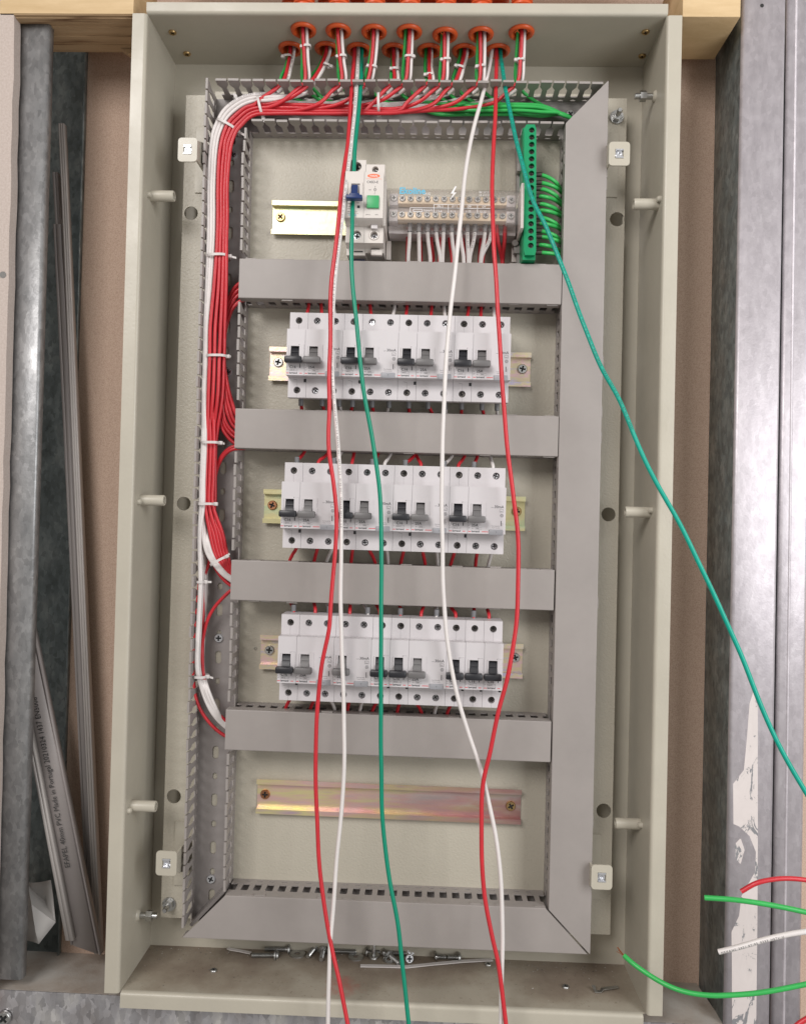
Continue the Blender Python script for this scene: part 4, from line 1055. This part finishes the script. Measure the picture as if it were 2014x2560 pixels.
tails(1, 'bottom', [(330, 325, 'r'), (450, 437, 'r'), (540, 528, 'w'), (592, 600, 'r'), (712, 705, 'r'), (783, 795, 'w'), (903, 900, 'r'), (1030, 1003, 'r'), (1100, 1095, 'w'), (1180, 1182, 'r'), (1302, 1290, 'r'), (1372, 1370, 'w')])
tails(2, 'top', [(320, 303, 'r'), (445, 418, 'r'), (510, 500, 'w'), (582, 597, 'r'), (712, 705, 'r'), (780, 772, 'w'), (912, 882, 'r'), (968, 965, 'r'), (1105, 1090, 'w'), (1168, 1165, 'r'), (1235, 1247, 'r'), (1365, 1350, 'w')])
tails(2, 'bottom', [(288, 300, 'r'), (418, 412, 'r'), (486, 490, 'w'), (605, 600, 'r'), (730, 692, 'r'), (806, 785, 'w'), (873, 872, 'r'), (1008, 975, 'r'), (1062, 1052, 'w'), (1135, 1142, 'r'), (1268, 1263, 'r'), (1330, 1340, 'w')])
tails(3, 'top', [(277, 285, 'r'), (405, 400, 'r'), (470, 475, 'w'), (600, 585, 'r'), (675, 680, 'w'), (735, 745, 'r'), (858, 855, 'r'), (988, 966, 'r'), (1055, 1048, 'w'), (1135, 1150, 'r'), (1255, 1246, 'r'), (1328, 1328, 'r')])
tails(3, 'bottom', [(272, 275, 'r'), (405, 402, 'r'), (478, 476, 'w'), (598, 585, 'r'), (668, 655, 'w'), (735, 735, 'r'), (865, 855, 'r'), (937, 932, 'r'), (1065, 1055, 'w'), (1135, 1130, 'r')])
# wires below the distribution block
blk = [(805, 797, 'w', 1), (848, 850, 'w', 1), (888, 902, 'w', 1), (928, 950, 'w', 1), (965, 960, 'w', 1), (1002, 1017, 'w', 1), (1042, 1060, 'w', 1), (1077, 1082, 'w', 0), (1114, 1088, 'w', 0), (1162, 1140, 'w', 0), (1196, 1142, 'w', 0)]
for n, (u0, u1, c, f) in enumerate(blk):
    x0_, x1_ = 600 + u0 * .5269, 600 + u1 * .5269
    pts = [(x0_, 545, -36), (x0_, 566, -35), (x0_ * .75 + x1_ * .25, 600, -32), (x1_ * .9 + x0_ * .1, 640, -25), (x1_, 662, -21), (x1_, 690, -20)]
    wire(pts, wire_w, f'white wire below the terminal block, {ORD[n]} white one from the left', 1.95, group='white wires below the terminal block', text='NEXANS 2021 07/05' if n in (7, 8, 10) else None)
    p = at(x0_, 566, -35)
    tag(link('crimp_sleeve', MB().cyl((0, 0, -5.5), (0, 0, 5), 2.5, 2.3, 12).mesh('crimp_sleeve', sleeve), None, p), f'grey crimp sleeve on the {ORD[n]} white wire below the terminal block', 'crimp sleeve', 'grey crimp sleeves')
for n, (u0, u1) in enumerate(((797, 793), (852, 858), (903, 916), (950, 945), (990, 1006), (1035, 1014), (1052, 1064), (1145, 1135), (1168, 1150), (1216, 1242), (1256, 1246))):
    x0_, x1_ = 600 + u0 * .5269, 600 + u1 * .5269
    Y0 = -22 if n < 9 else -34
    pts = [(x0_, 545, Y0), (x0_, 570, Y0), (x0_ * .7 + x1_ * .3, 605, Y0 + 3), (x1_, 650, -17), (x1_, 690, -17)]
    wire(pts, wire_r, f'red wire below the terminal block, {ORD[n]} red one from the left', 1.95, group='red wires below the terminal block')
# green wires from the earth bar
for n, (a, b) in enumerate(((285, 492), (385, 515), (460, 645), (555, 672), (650, 790), (730, 822), (820, 985), (895, 990), (990, 1135), (1060, 1155), (1165, 1262), (1262, 1300))):
    ys, ye = 380 + .199 * a, 380 + .199 * b; jj = random.uniform(-2.5, 2.5)
    pts = [(1334, ys, -36), (1346, ys, -37), (1362 + jj * .5, ys + (ye - ys) * .08 + jj * .3, -38 + jj), (1386 + jj, ys + (ye - ys) * .42 + jj * .5, -33 - jj), (1404, ye, -22), (1420, ye + 14, -19), (1434, ye + 46, -18)]
    wire(pts, wire_g, f'green wire from the earth bar into the right duct, {ORD[n]} from the top', 1.9, group='green wires from the earth bar')
    p = at(1346, ys, -37)
    tag(link('crimp_sleeve', MB().cyl((-3, 0, 0), (3, 0, 0), 2.2, 2.3, 10).mesh('crimp_sleeve', dsteel), None, p), f'dark crimp sleeve on the {ORD[n]} green wire of the earth bar', 'crimp sleeve', 'dark crimp sleeves at the earth bar')
# ------------------------------------------------------------------ cable ties
def tie(px, py, Y, half, ang, label, depth=3.2, headpos=1, tail=8, wd=1.25, hs=2.3):
    """band round a bundle; ang = direction of the band across the picture in degrees; half in mm"""
    c = at(px, py, Y)
    t = thing('cable_tie', label, 'cable tie', c, group='translucent cable ties')
    d = Vector((math.cos(R(ang)), 0, math.sin(R(ang)))); a = Vector((-d.z, 0, d.x)); y = Vector((0, 1, 0))
    mb = MB(); n = 26; v = []; f = []
    for i in range(n):
        q = 2 * math.pi * i / n
        cx, sy = math.cos(q), math.sin(q)
        ex = math.copysign(abs(cx) ** .7, cx) * half; ey = math.copysign(abs(sy) ** .7, sy) * depth
        for r_, w_ in ((1, -wd), (1, wd), (1 + .5 / half, wd), (1 + .5 / half, -wd)):
            v.append(tuple(d * ex * r_ + y * (ey * (1 + (r_ - 1) * half / depth)) + a * w_))
    for i in range(n):
        j = (i + 1) % n
        for k in range(4): f.append((i * 4 + k, j * 4 + k, j * 4 + (k + 1) % 4, i * 4 + (k + 1) % 4))
    mb.add(v, f); link('band', mb.mesh('band', tie_m, ang=60), t)
    h = d * (headpos * (half + hs * .3)) - y * (depth * .3)
    hb = MB().cbox(-hs, hs, -1.7, 1.7, -hs * .8, hs * .8, .7)
    hb.v = [tuple(h + d * p[0] + y * p[1] + a * p[2]) for p in hb.v]
    link('head', hb.mesh('head', tie_m), t)
    if tail:
        s = 1 if headpos > 0 else -1
        tb = MB().box(0, tail, -.35, .35, -wd * .8, wd * .8); e = random.uniform(-.3, .3)
        tb.v = [tuple(h + (d * s + a * e).normalized() * p[0] + y * p[1] + a * p[2]) for p in tb.v]
        link('tail', tb.mesh('tail', tie_m), t)
for x, y, Y, h, ang, lb, dp, hp, tl in (
    (596, 257, -24, 5, 115, 'short cable tie round the white wires at the upper left corner', 5, 1, 4),
    (653, 272, -24, 11, 105, 'tall cable tie round the red wires near the upper left corner', 10, -1, 4),
    (570, 318, -24, 12, -28, 'slanting cable tie round the bundle where it turns downwards', 10, 1, 10),
    (947, 262, -24, 10, 92, 'upright cable tie round the red bundle in the top duct', 10, -1, 3),
    (548, 644, -24, 11, 2, 'cable tie with a curled tail round the bundle beside the top rail', 11, 1, 7),
    (545, 893, -24, 10.5, 1, 'cable tie round the red bundle beside the upper breaker row', 11, 1, 3),
    (530, 1108, -24, 9.2, 1, 'cable tie round the bundle beside the second cross duct', 11, 1, 4),
    (518, 1260, -24, 9, 1, 'cable tie round the bundle beside the middle breaker row', 11, 1, 2),
    (548, 1402, -24, 9, 30, 'slanting cable tie where the bundle bends into the third cross duct', 9, 1, 4),
    (503, 1454, -24, 4.6, 0, 'cable tie round the two white wires below the third cross duct bend', 8, 1, 6),
    (503, 1690, -24, 6.5, 1, 'cable tie round white and red wires beside the lower breaker row', 8, 1, 6)):
    tie(x, y, Y, h, ang, lb, dp, hp, tl)
for i, x, y, ang, hp in ((0, 719, 142, 5, -1), (1, 767, 117, 2, -1), (2, 818, 164, -20, 1), (3, 856, 142, 3, -1), (5, 932, 168, -8, -1), (6, 989, 174, -3, -1), (7, 1021, 143, 2, 1), (8, 1074, 188, 3, -1), (9, 1116, 150, 3, -1), (10, 1150, 169, -15, -1), (11, 1203, 167, 5, -1), (13, 1300, 151, 2, -1)):
    f = (y - GR[i][1]) / max(1, 205 - GR[i][1])
    tie(x, y, GP[i].y * (1 - f) - 22 * f, 3.9, ang, f'small cable tie round the wires below the {NAME[i]} orange collar', 3.4, hp, random.choice((0, 2.5)), 1.1, 2.0)
# ------------------------------------------------------------------ loose hardware on the cabinet floor
def lying(px0, px1, label, r=2.5, hr=4.9, sub_m=steel, head_at=1, washer=False):
    a, b = at_z(*px0, BB + r), at_z(*px1, BB + r)
    d = (b - a); L = d.length; d.normalize()
    if head_at == 0: a, b, d = b, a, -d
    t = thing('loose_screw', label, 'screw', a, group='loose screws on the cabinet floor')
    up = Vector((0, 0, 1))
    mb = MB(); prof = [(.01, 0), (r * .8, 0)]
    k = 0
    while k * .8 < L - 3: prof += [(r * .84, .3 + k * .8), (r, .7 + k * .8)]; k += 1
    mb.lathe(prof + [(r, L)], (0, 0, 0), d, 12); link('shank', mb.mesh('shank', sub_m), t)
    hb = MB().lathe([(r, 0), (hr, .2), (hr, 1.0), (hr * .85, 2.2), (hr * .5, 2.9), (.8, 3.0), (.8, 1.8), (.01, 1.8)], d * (L - .2), d, 18)
    link('head', hb.mesh('head', sub_m, ang=35), t)
    if washer: link('washer', MB().lathe([(r, 0), (hr * 1.5, 0), (hr * 1.5, 1), (r, 1)], d * (L - 1.6), d, 20).mesh('washer', sub_m), t)
V = lambda u, v: (500 + .4684 * u, 2200 + .4684 * v)
lying(V(345, 368), V(470, 370), 'long loose screw, rear of the pair lying left on the cabinet floor')
lying(V(275, 402), V(408, 402), 'long loose screw, front of the pair lying left on the cabinet floor', washer=True, hr=4.4)
lying(V(575, 408), V(608, 368), 'short loose screw slanting away, left of its twin')
lying(V(646, 425), V(656, 378), 'short loose screw pointing forward beside the first hanging white wire', hr=4.8)
lying(V(832, 382), V(690, 380), 'long loose screw partly behind the hanging red wire', head_at=1)
lying(V(960, 383), V(892, 384), 'loose screw with a wide head lying in the middle', hr=5.2)
lying(V(985, 388), V(1100, 392), 'loose screw behind the hanging green wire', head_at=0, hr=4.9)
lying(V(1062, 445), V(1010, 402), 'short loose screw slanting towards the green wire', r=2.6, hr=4.8)
lying(V(1310, 412), V(1262, 410), 'left screw of the two lying tip to tip', hr=5.2)
lying(V(1318, 412), V(1378, 413), 'right screw of the two lying tip to tip', hr=5.2)
def stand(px, label):
    p = at_z(*px, BB); t = thing('loose_screw', label, 'screw', p, group='loose screws on the cabinet floor')
    link('head', MB().lathe([(.01, 0), (3.9, 0), (4.2, .8), (3.6, 2.4), (2, 3)], (0, 0, 0), (0, 0, 1), 18).mesh('head', steel), t)
    link('washer', MB().lathe([(2, 3.0), (6, 3.0), (6, 3.9), (2, 3.9)], (0, 0, 0), (0, 0, 1), 20).mesh('washer', steel), t)
    link('shank', MB().lathe([(2, 3.2), (2, 17), (1.5, 18), (.01, 18)], (0, 0, 0), (0, 0, 1), 12).mesh('shank', steel), t)
stand(V(926, 418), 'loose screw standing upright on its head'); 
for px, lb, r in ((V(520, 398), 'flat washer lying right of the long screws', 8.2), (V(832, 413), 'flat washer lying left of the upright screw', 8.0), (V(1008, 428), 'flat washer under the slanting short screw', 6.6)):
    p = at_z(*px, BB)
    tag(link('loose_washer', MB().lathe([(3, .1), (3, 1.3), (r, 1.3), (r, .1), (3, .1)], (0, 0, 0), (0, 0, 1), 26).mesh('loose_washer', steel), None, p), lb, 'washer', 'loose washers')
for px, lb in ((V(1125, 378), 'upper of two screws standing head up right of the green wire'), (V(1116, 420), 'lower of two screws standing head up right of the green wire')):
    p = at_z(*px, BB + 4); t = thing('loose_screw', lb, 'screw', p, group='loose screws on the cabinet floor')
    o = link('head', screw_mb(4.4, 2).mesh('head', chrome, ang=50), t); o.rotation_euler = (R(-25), .4, 0)
    link('shank', MB().lathe([(2, 0), (2, 9), (.01, 9)], (0, 0, 0), (0, 1, -.3), 12).mesh('shank', steel), t)
def strip(pxs, wd, m, label, cat, name, th=.9, h0=.6):
    P = [at_z(*q, BB + h0 + h) for *q, h in pxs]; o0 = P[0].copy(); P = [p - o0 for p in P]; v = []; f = []
    for i, p in enumerate(P):
        d = (P[min(i + 1, len(P) - 1)] - P[max(i - 1, 0)]); n = Vector((-d.y, d.x, 0)).normalized() * wd
        for s, z_ in ((-1, 0), (1, 0), (1, th), (-1, th)): v.append(tuple(p + n * s + Vector((0, 0, z_))))
    for i in range(len(P) - 1):
        for k in range(4): f.append((i * 4 + k, i * 4 + (k + 1) % 4, i * 4 + 4 + (k + 1) % 4, i * 4 + 4 + k))
    f += [(0, 1, 2, 3), tuple(len(v) - 4 + k for k in range(4))]
    return tag(link(name, MB().add(v, f).mesh(name, m), None, o0), label, cat)
strip([(*V(855, 460), 0), (*V(980, 462), 0), (*V(1100, 466), 0), (*V(1250, 450), 0), (*V(1400, 436), 0), (*V(1560, 428), 0)], 2.2, tie_m, 'long translucent strip of cut cable tie lying flat on the cabinet floor', 'cable tie', 'cut_tie_strip')
strip([(*V(150, 366), 1), (*V(165, 372), 1), (*V(215, 380), .5), (*V(272, 392), .3)], 2.0, tie_m, 'cut nylon piece with a head, lying left of the long screws', 'cable tie', 'cut_tie_strip')
W2 = lambda u, v: (1200 + .4766 * u, 1850 + .4766 * v)
strip([(*W2(592, 1290), 3), (*W2(604, 1322), 0), (*W2(630, 1322), 0), (*W2(640, 1308), 2), (*W2(720, 1297), 1.5)], 1.8, steel, 'small bent metal clip lying right on the cabinet floor', 'metal clip', 'bent_clip')
# swarf and dust crumbs
cr_ = MB()
for _ in range(800):
    a = random.random()
    u = random.uniform(BL + 6, BR - 6); y_ = DB - abs(random.gauss(0, 13)) - 1 if a < .75 else random.uniform(-50, 20)
    if y_ < -55: continue
    if BL + 30 < u < BR - 110 and a < .5: u = random.choice((random.uniform(BL + 4, BL + 90), random.uniform(BR - 130, BR - 4)))
    s = random.uniform(.3, 1.25) if random.random() < .3 else random.uniform(.2, .6); p = Vector((u, y_, BB + .1))
    v = [tuple(p + Vector((random.uniform(-1, 1) * s, random.uniform(-1, 1) * s, random.uniform(0, 1) * s))) for _ in range(4)]
    cr_.add(v, [(0, 1, 2), (0, 1, 3), (1, 2, 3), (0, 2, 3)])
o = link('swarf', cr_.mesh('swarf', mat('swarf_dust', (.30, .26, .22), .8, stops=(200, 2, [(.4, (.10, .08, .07)), (.6, (.45, .42, .38))])), False)); o['kind'] = 'stuff'; o['label'] = 'metal and plastic crumbs scattered on the cabinet floor'; o['category'] = 'swarf'
# ------------------------------------------------------------------ the wall around the cabinet
YW = 27.
def quad_prism(P4, Y, th, m, name, structure=False, holes=()):
    P = [at(x, y, Y) for x, y in P4]
    o0 = sum(P, Vector()) / len(P); mb = MB().extr([(p.x - o0.x, p.z - o0.z) for p in P], holes, 0, th)
    return mb, Vector((o0.x, Y, o0.z))
# brown wall board behind, as four strips round the cabinet
mb = MB(); L_, R_, T_, B_ = -560, 620, 640, -640
for a in ((L_, BL - 1.6, B_, T_), (BR + 1.6, R_, B_, T_), (BL - 1.6, BR + 1.6, BT + 1.6, T_), (BL - 1.6, BR + 1.6, B_, BB - 1.6)): mb.box(a[0], a[1], YW, YW + 12, a[2], a[3])
o = struct('wall', mb.mesh('wall', board_m, False)); o['label'] = 'brown paper-faced wall board behind the cabinet'
# right stud
YS = -45
def stud(label, front, Y, webpx, web_to, m, mw, ret=None, lipw=0, cat='metal stud', extra=None):
    P = [at(x, y, Y) for x, y in front]          # TL TR BR BL
    o0 = Vector((P[3].x, Y, P[3].z)); t = thing('metal_stud', label, cat, o0)
    q = [p - o0 for p in P]
    n = 8; r = 3.2
    # flange with rounded fold to the web
    mb = MB()
    lf = -1 if webpx == 'left' else 1
    A, Bq = (q[0], q[3]) if lf < 0 else (q[1], q[2])
    C_, D_ = (q[1], q[2]) if lf < 0 else (q[0], q[3])
    sec = [( -lf * 0, web_to - Y), (0, r)] 
    prof = [(0, web_to - Y), (0, r)] + [(-lf * (r - r * math.cos(R(a))), r - r * math.sin(R(a))) for a in (18, 36, 54, 72, 90)]
    v = []; f = []
    for (E0, off) in ((A, 1), (Bq, 1)):
        for x_, y_ in prof: v.append((E0.x + x_, y_, E0.z))
        far = C_ if E0 is A else D_
        sg = 1 if far.x > E0.x else -1
        v += [(far.x - sg * 3, 0, far.z), (far.x - sg * 1.5, .4, far.z), (far.x - sg * .4, 1.5, far.z), (far.x, 6, far.z)]
    k = len(prof) + 4
    for i in range(k - 1): f.append((i, i + 1, k + i + 1, k + i))
    mb.add(v, f)
    me = mb.mesh('flange', m, ang=50)
    ob = link('flange', me, t); sm = ob.modifiers.new('thickness', 'SOLIDIFY'); sm.thickness = .0007; sm.offset = 0
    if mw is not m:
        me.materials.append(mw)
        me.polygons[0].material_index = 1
    return t, o0, q
stR, oR, qR = stud('wide galvanised metal stud right of the cabinet, patched with flaking white paint', [(1857, -60), (1964, -60), (1921, 2640), (1808, 2640)], YS, 'left', YW - .5, galv, galv_d)
def stud_open(label, front, Y, side, back, m, mw):
    # C-stud open towards the cabinet: front flange with a short lip, and the rear flange on the board behind
    P = [at(x, y, Y) for x, y in front]; o0 = Vector((P[3].x, Y, P[3].z)); t = thing('metal_stud', label, 'metal stud', o0)
    q = [p - o0 for p in P]; r = 3.2
    prof = [(0, 9), (0, r)] + [(-(r - r * math.cos(R(a))), r - r * math.sin(R(a))) for a in (18, 36, 54, 72, 90)]
    v = []; f = []; k = len(prof) + 1
    for E0, F0 in ((q[1], q[0]), (q[2], q[3])):
        v += [(E0.x + x_, y_, E0.z) for x_, y_ in prof] + [(F0.x, 0, E0.z)]
    f = [(i, i + 1, k + i + 1, k + i) for i in range(k - 1)]
    ob = link('flange', MB().add(v, f).mesh('flange', m, ang=50), t); sm = ob.modifiers.new('thickness', 'SOLIDIFY'); sm.thickness = .0007; sm.offset = 0
    B = [at(x, y, back) - o0 for x, y in ((90, -60), (226, -60), (150, 2470), (-40, 2470))]
    v = [(B[0].x, B[0].y, B[0].z), (B[1].x, B[1].y, B[1].z), (B[1].x, B[1].y - 7, B[1].z), (B[3].x, B[3].y, B[3].z), (B[2].x, B[2].y, B[2].z), (B[2].x, B[2].y - 7, B[2].z)]
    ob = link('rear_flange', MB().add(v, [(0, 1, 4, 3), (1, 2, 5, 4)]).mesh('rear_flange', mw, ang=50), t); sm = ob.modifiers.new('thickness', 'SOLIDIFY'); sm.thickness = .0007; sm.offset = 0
    return t, o0, q
# white paint patch on it
def on(px, py, Y, o0): return at(px, py, Y) - o0
pp = [(1872, 1760), (1882, 1728), (1893, 1770), (1893, 1920), (1893, 2100), (1892, 2300), (1888, 2640), (1829, 2640), (1828, 2400), (1827, 2330), (1846, 2290), (1852, 2240), (1886, 2180), (1888, 2130), (1872, 2090), (1846, 2066), (1832, 2060), (1831, 1960), (1858, 1925), (1866, 1840)]
v = [on(x, y, YS - .45, oR) for x, y in pp]
bt_ = [on(x, y, YS - .45, oR) for x, y in ((1836, 2110), (1850, 2095), (1860, 2125), (1850, 2160), (1838, 2150))]
link('white_paint_spot', MB().extr([(a.x, a.z) for a in bt_], [], -.45, -.36).mesh('white_paint_spot', flaky_m, False), stR)
link('white_paint_patch', MB().extr([(a.x, a.z) for a in v], [], -.45, -.36).mesh('white_paint_patch', flaky_m, False), stR)
a = on(1903, 14.5, YS, oR); link('punched_hole', MB().lathe([(1.9, .45), (.01, .45)], (a.x, 0, a.z), (0, -1, 0), 14).mesh('punched_hole', dark_hole), stR)
st2, o2_, q2 = stud('narrow galvanised stud at the right edge, behind the painted stud', [(1970, -60), (2038, -60), (1998, 2640), (1926, 2640)], YS + 3, 'left', YW - .5, galv, galv_d)
x_ = [on(1988, -60, YS + 3, o2_), on(1974, -60, YS + 3, o2_), on(1932, 2640, YS + 3, o2_), on(1946, 2640, YS + 3, o2_)]
rb = MB(); A0, A1 = on(1990, -60, YS + 3, o2_), on(1956, 2640, YS + 3, o2_); tube(rb, [A0 + Vector((0, .3, 0)), (A0 + A1) / 2 + Vector((0, .3, 0)), A1 + Vector((0, .3, 0))], 1.5, 10)
link('pressed_rib', rb.mesh('pressed_rib', galv, ang=60), st2)
mb, o0 = quad_prism([(2043, -60), (2200, -60), (2200, 2640), (1999, 2640), (1999, 1900)], -40, 12, board_m, 'x')
tag(link('wall_panel', mb.mesh('wall_panel', board_m, False), None, o0), 'tan board edge at the lower right corner, beyond the studs', 'board')
# left stud and plasterboard
stL, oL, qL = stud_open('dark galvanised metal stud left of the cabinet', [(46, -60), (128, -60), (54, 2450), (-60, 2450)], YS, 'right', YW - .5, galv_l, galv_d)
a = on(80, 2, YS, oL); link('fixing_screw', screw_mb(4, 1.5).mesh('fixing_screw', dsteel), stL, a)
pts = [(-200, -60), (39, -60)]
for k in range(40):
    y = k * 64; x = 39 - (y / 2450) * 62 + random.uniform(-1.6, 1.6) - (4 if y < 60 else 0); pts.append((x, y))
pts += [(-28, 2560), (-200, 2560)]
mb, o0 = quad_prism(pts, -59, 12.5, board_e, 'x')
pb = thing('plasterboard_sheet', 'pale pink plasterboard edge at the far left, screwed to the left stud', 'plasterboard', o0)
link('sheet', mb.mesh('sheet', board_e, False), pb)
q = at(8, 687, -59.2) - o0; link('screw_hole', MB().lathe([(3.4, .3), (3.4, .1), (.01, .1)], (q.x, 0, q.z), (0, -1, 0), 9).mesh('screw_hole', mat('grey_filler', (.22, .21, .2), .8, bump=(900, .0005, 3))), pb)
# bottom track
zt1 = at(150, 2487, YS).z
t = thing('floor_track', 'bright galvanised floor track running under the cabinet', 'metal track', (0, YS, zt1), (0, TILT * 1.2, 0))
mb = MB().box(-470, 520, 0, 1, -70, 0)
o = link('front_flange', mb.mesh('front_flange', spangle(mat('bright_galvanised', (.6, .6, .6), .33, .8, stops=(24, 4, [(.32, (.50, .47, .47)), (.5, (.66, .65, .68)), (.66, (.92, .90, .88))]), nstretch=(1, 1, .6), rvar=(90, .25, .45), bump=(260, .0002, 3)), 200, .4)), t)
dst = mat('dusty_track_top', (.32, .28, .24), .75, stops=(18, 6, [(.35, (.27, .22, .18)), (.5, (.36, .32, .28)), (.68, (.42, .40, .37))]), bump=(400, .00025, 3))
# the top stops short on the right, with a slanted cut
xr = at(1745, 2430, 20).x; xr2 = at(1812, 2560, YS).x
mb = MB().extr([(-470, 1), (xr2, 1), (xr, YW - YS - 1), (-470, YW - YS - 1)], [], -1, .2); mb.v = [(a, t_, b) for a, b, t_ in [(v[0], v[1], v[2]) for v in mb.v]]
# extr gave (a, t, b): put the outline flat
mb.v = [(v[0], v[2], v[1]) if False else v for v in mb.v]
fl2 = MB()
poly = [(-470, 1.2), (xr2, 1.2), (xr, YW - YS - 1), (-470, YW - YS - 1)]
fl2.add([(a, b, .2) for a, b in poly] + [(a, b, -.8) for a, b in poly], [(0, 1, 2, 3), (7, 6, 5, 4), (0, 4, 5, 1), (1, 5, 6, 2), (2, 6, 7, 3), (3, 7, 4, 0)])
link('ledge', fl2.mesh('ledge', dst, False), t)
q = at(14, 2548, YS); s = screw(7, steel, t, (q.x, -1, q.z - zt1), name='fixing_screw')
# timber above
zw = at(200, 34, -60).z
t = thing('timber_block', 'plywood and pine block above the left top corner of the cabinet', 'timber', (-300, -60, zw))
mb = MB().box(-100, 300 + BL - FO - .5, 0, 64, 0, 60); link('pine_face', mb.mesh('pine_face', wood_m, False), t)
mb = MB().box(-99.5, 300 + BL - FO - 1, 1, 63, -.9, -.1)
for k in range(4): mb.box(-99.5, 300 + BL - FO - 1, 4 + 15 * k, 13 + 15 * k, -2.2 + .5 * (k % 2), -.92)
c = at(300, 140, 0); mb.extr([(300 + BL - FO - 34, -2.2), (300 + BL - FO - 26, -7), (300 + BL - FO - 1, -7), (300 + BL - FO - 1, -2.2)], [], 54, 63)
link('ply_layers', mb.mesh('ply_layers', ply_m, False), t)
zw2 = at(1750, 42, -60).z
x1 = at(1850, 60, -60).x
t = thing('timber_block', 'yellowish pine block above the right top corner of the cabinet', 'timber', (x1, -60, zw2))
mb = MB().cbox(BR + FO + 1 - x1, 0, 0, 71, 0, 60, 1.2); link('pine_face', mb.mesh('pine_face', wood_m), t)
# timber behind the conduits, over the cabinet
t2 = thing('timber_batten', 'thin pale timber batten just above the cabinet top flange', 'timber', (0, -20, BT + 70))
link('batten', MB().box(BL, BR, -26, -2, -22, 20).mesh('batten', wood_m, False), t2)
# ------------------------------------------------------------------ leaning PVC trunking lids
def lid(label, top, bot, w0, w1, Yt, Yb, grooves, m, text=None, two=True, z_lip=4, trim=None):
    """top/bot: pixel of left edge; w0, w1: pixel widths"""
    a, b = at(top[0], top[1], Yt), at(top[0] + w0, top[1], Yt); c, d = at(bot[0], bot[1], Yb), at(bot[0] + w1, bot[1] + (trim or 0), Yb)
    o0 = c.copy(); a, b, d = a - o0, b - o0, d - o0; c = Vector((0, 0, 0))
    t = thing('trunking_lid', label, 'trunking lid', o0, group='grey trunking lids leaning by the left stud')
    mb = MB(); n = Vector((0, -1, 0))
    prof = [(0, 7), (0, .8), (.03, 0)]
    for g in grooves: prof += [(g - .03, 0), (g - .02, 1.1), (g + .02, 1.1), (g + .03, 0)]
    prof += [(.97, 0), (1, .8), (1, 7)]
    v = []
    for L0, L1 in ((a, b), (c, d)):
        for s, h in prof: v.append(tuple(L0 + (L1 - L0) * s + Vector((0, h, 0))))
    k = len(prof)
    mb.add(v, [(i, i + 1, k + i + 1, k + i) for i in range(k - 1)])
    me = mb.mesh('profile', m, ang=30); o = link('profile', me, t); sm = o.modifiers.new('thickness', 'SOLIDIFY'); sm.thickness = .001; sm.offset = -1
    return t, o0
lid('dark grey trunking lid standing steepest, hidden edge against the left stud', (131, 430), (232, 2370), 14, 22, 8, 14, (.5,), lid_m)
lid('ribbed grey trunking lid with a pale edge, reaching highest of the leaning ones', (146, 308), (236, 2385), 14, 18, 2, 4, (.3, .7), lid_l)
lid('mid grey trunking lid between the steepest one and the pale-edged one', (133, 560), (220, 2360), 26, 26, 5, 8, (.25, .75), lid_m)
t, o0 = lid('broad grey trunking lid with black printed lettering, leaning furthest left', (4, 1480), (178, 2362), 62, 74, -14, -16, (.05, .9), mat('printed_lid_pvc', (.30, .27, .26), .45, var=(20, .08)), trim=26)
# lettering running up the printed lid
a, b = at(177, 2168, -17.2), at(93, 1742, -15.5)
d = (b - a).normalized(); n = Vector((-1, 0, 0)); n = (n - d * n.dot(d)).normalized(); nn = d.cross(n).normalized()
L = (b - a).length; s_ = 'EFAPEL 40mm PVC Made in Portugal 20210324 1437 EN5008'
v, f, wd = glyphs(s_); sc = L / wd
mb = MB().add([tuple(a + d * (x * sc) + n * (y * sc * 1.15) - o0 + Vector((0, -.3, 0))) for x, y in v], f)
link('printed_lettering', mb.mesh('printed_lettering', mat('black_print', (.03, .03, .03), .6), False), t)
lid('narrow pale trunking strip along the left edge of the printed lid', (58, 1790), (164, 2352), 12, 20, -22, -22, (.5,), lid_l)
# folded white paper in the corner
o0 = at(100, 2290, -12)
pp = {k: at(x, y, Y) - o0 for k, (x, y, Y) in {'a': (66, 2208, 12), 'b': (126, 2202, -4), 'c': (140, 2305, -14), 'd': (96, 2362, -22), 'e': (60, 2345, -8), 'f': (80, 2262, -20), 'g': (112, 2252, 2), 'h': (40, 2285, 4)}.items()}
key = list(pp); idx = {k: i for i, k in enumerate(key)}
bm = bmesh.new(); vs = [bm.verts.new(pp[k]) for k in key]
for tri in ('abg', 'agf', 'gbc', 'gcf', 'fcd', 'fde', 'afh', 'hfe'): bm.faces.new([vs[idx[k]] for k in tri])
bmesh.ops.subdivide_edges(bm, edges=bm.edges[:], cuts=2, use_grid_fill=True)
bm.verts.index_update()
mb = MB(); mb.v = [(v.co.x + random.uniform(-.7, .7), v.co.y + random.uniform(-.8, .8), v.co.z + random.uniform(-.7, .7)) for v in bm.verts]; mb.f = [tuple(v.index for v in f.verts) for f in bm.faces]; bm.free()
o = link('folded_paper', mb.mesh('folded_paper', paper_m, True, 12), None, o0); tag(o, 'folded white paper stuffed in the lower left corner behind the left stud', 'paper')
sm = o.modifiers.new('thickness', 'SOLIDIFY'); sm.thickness = .0003
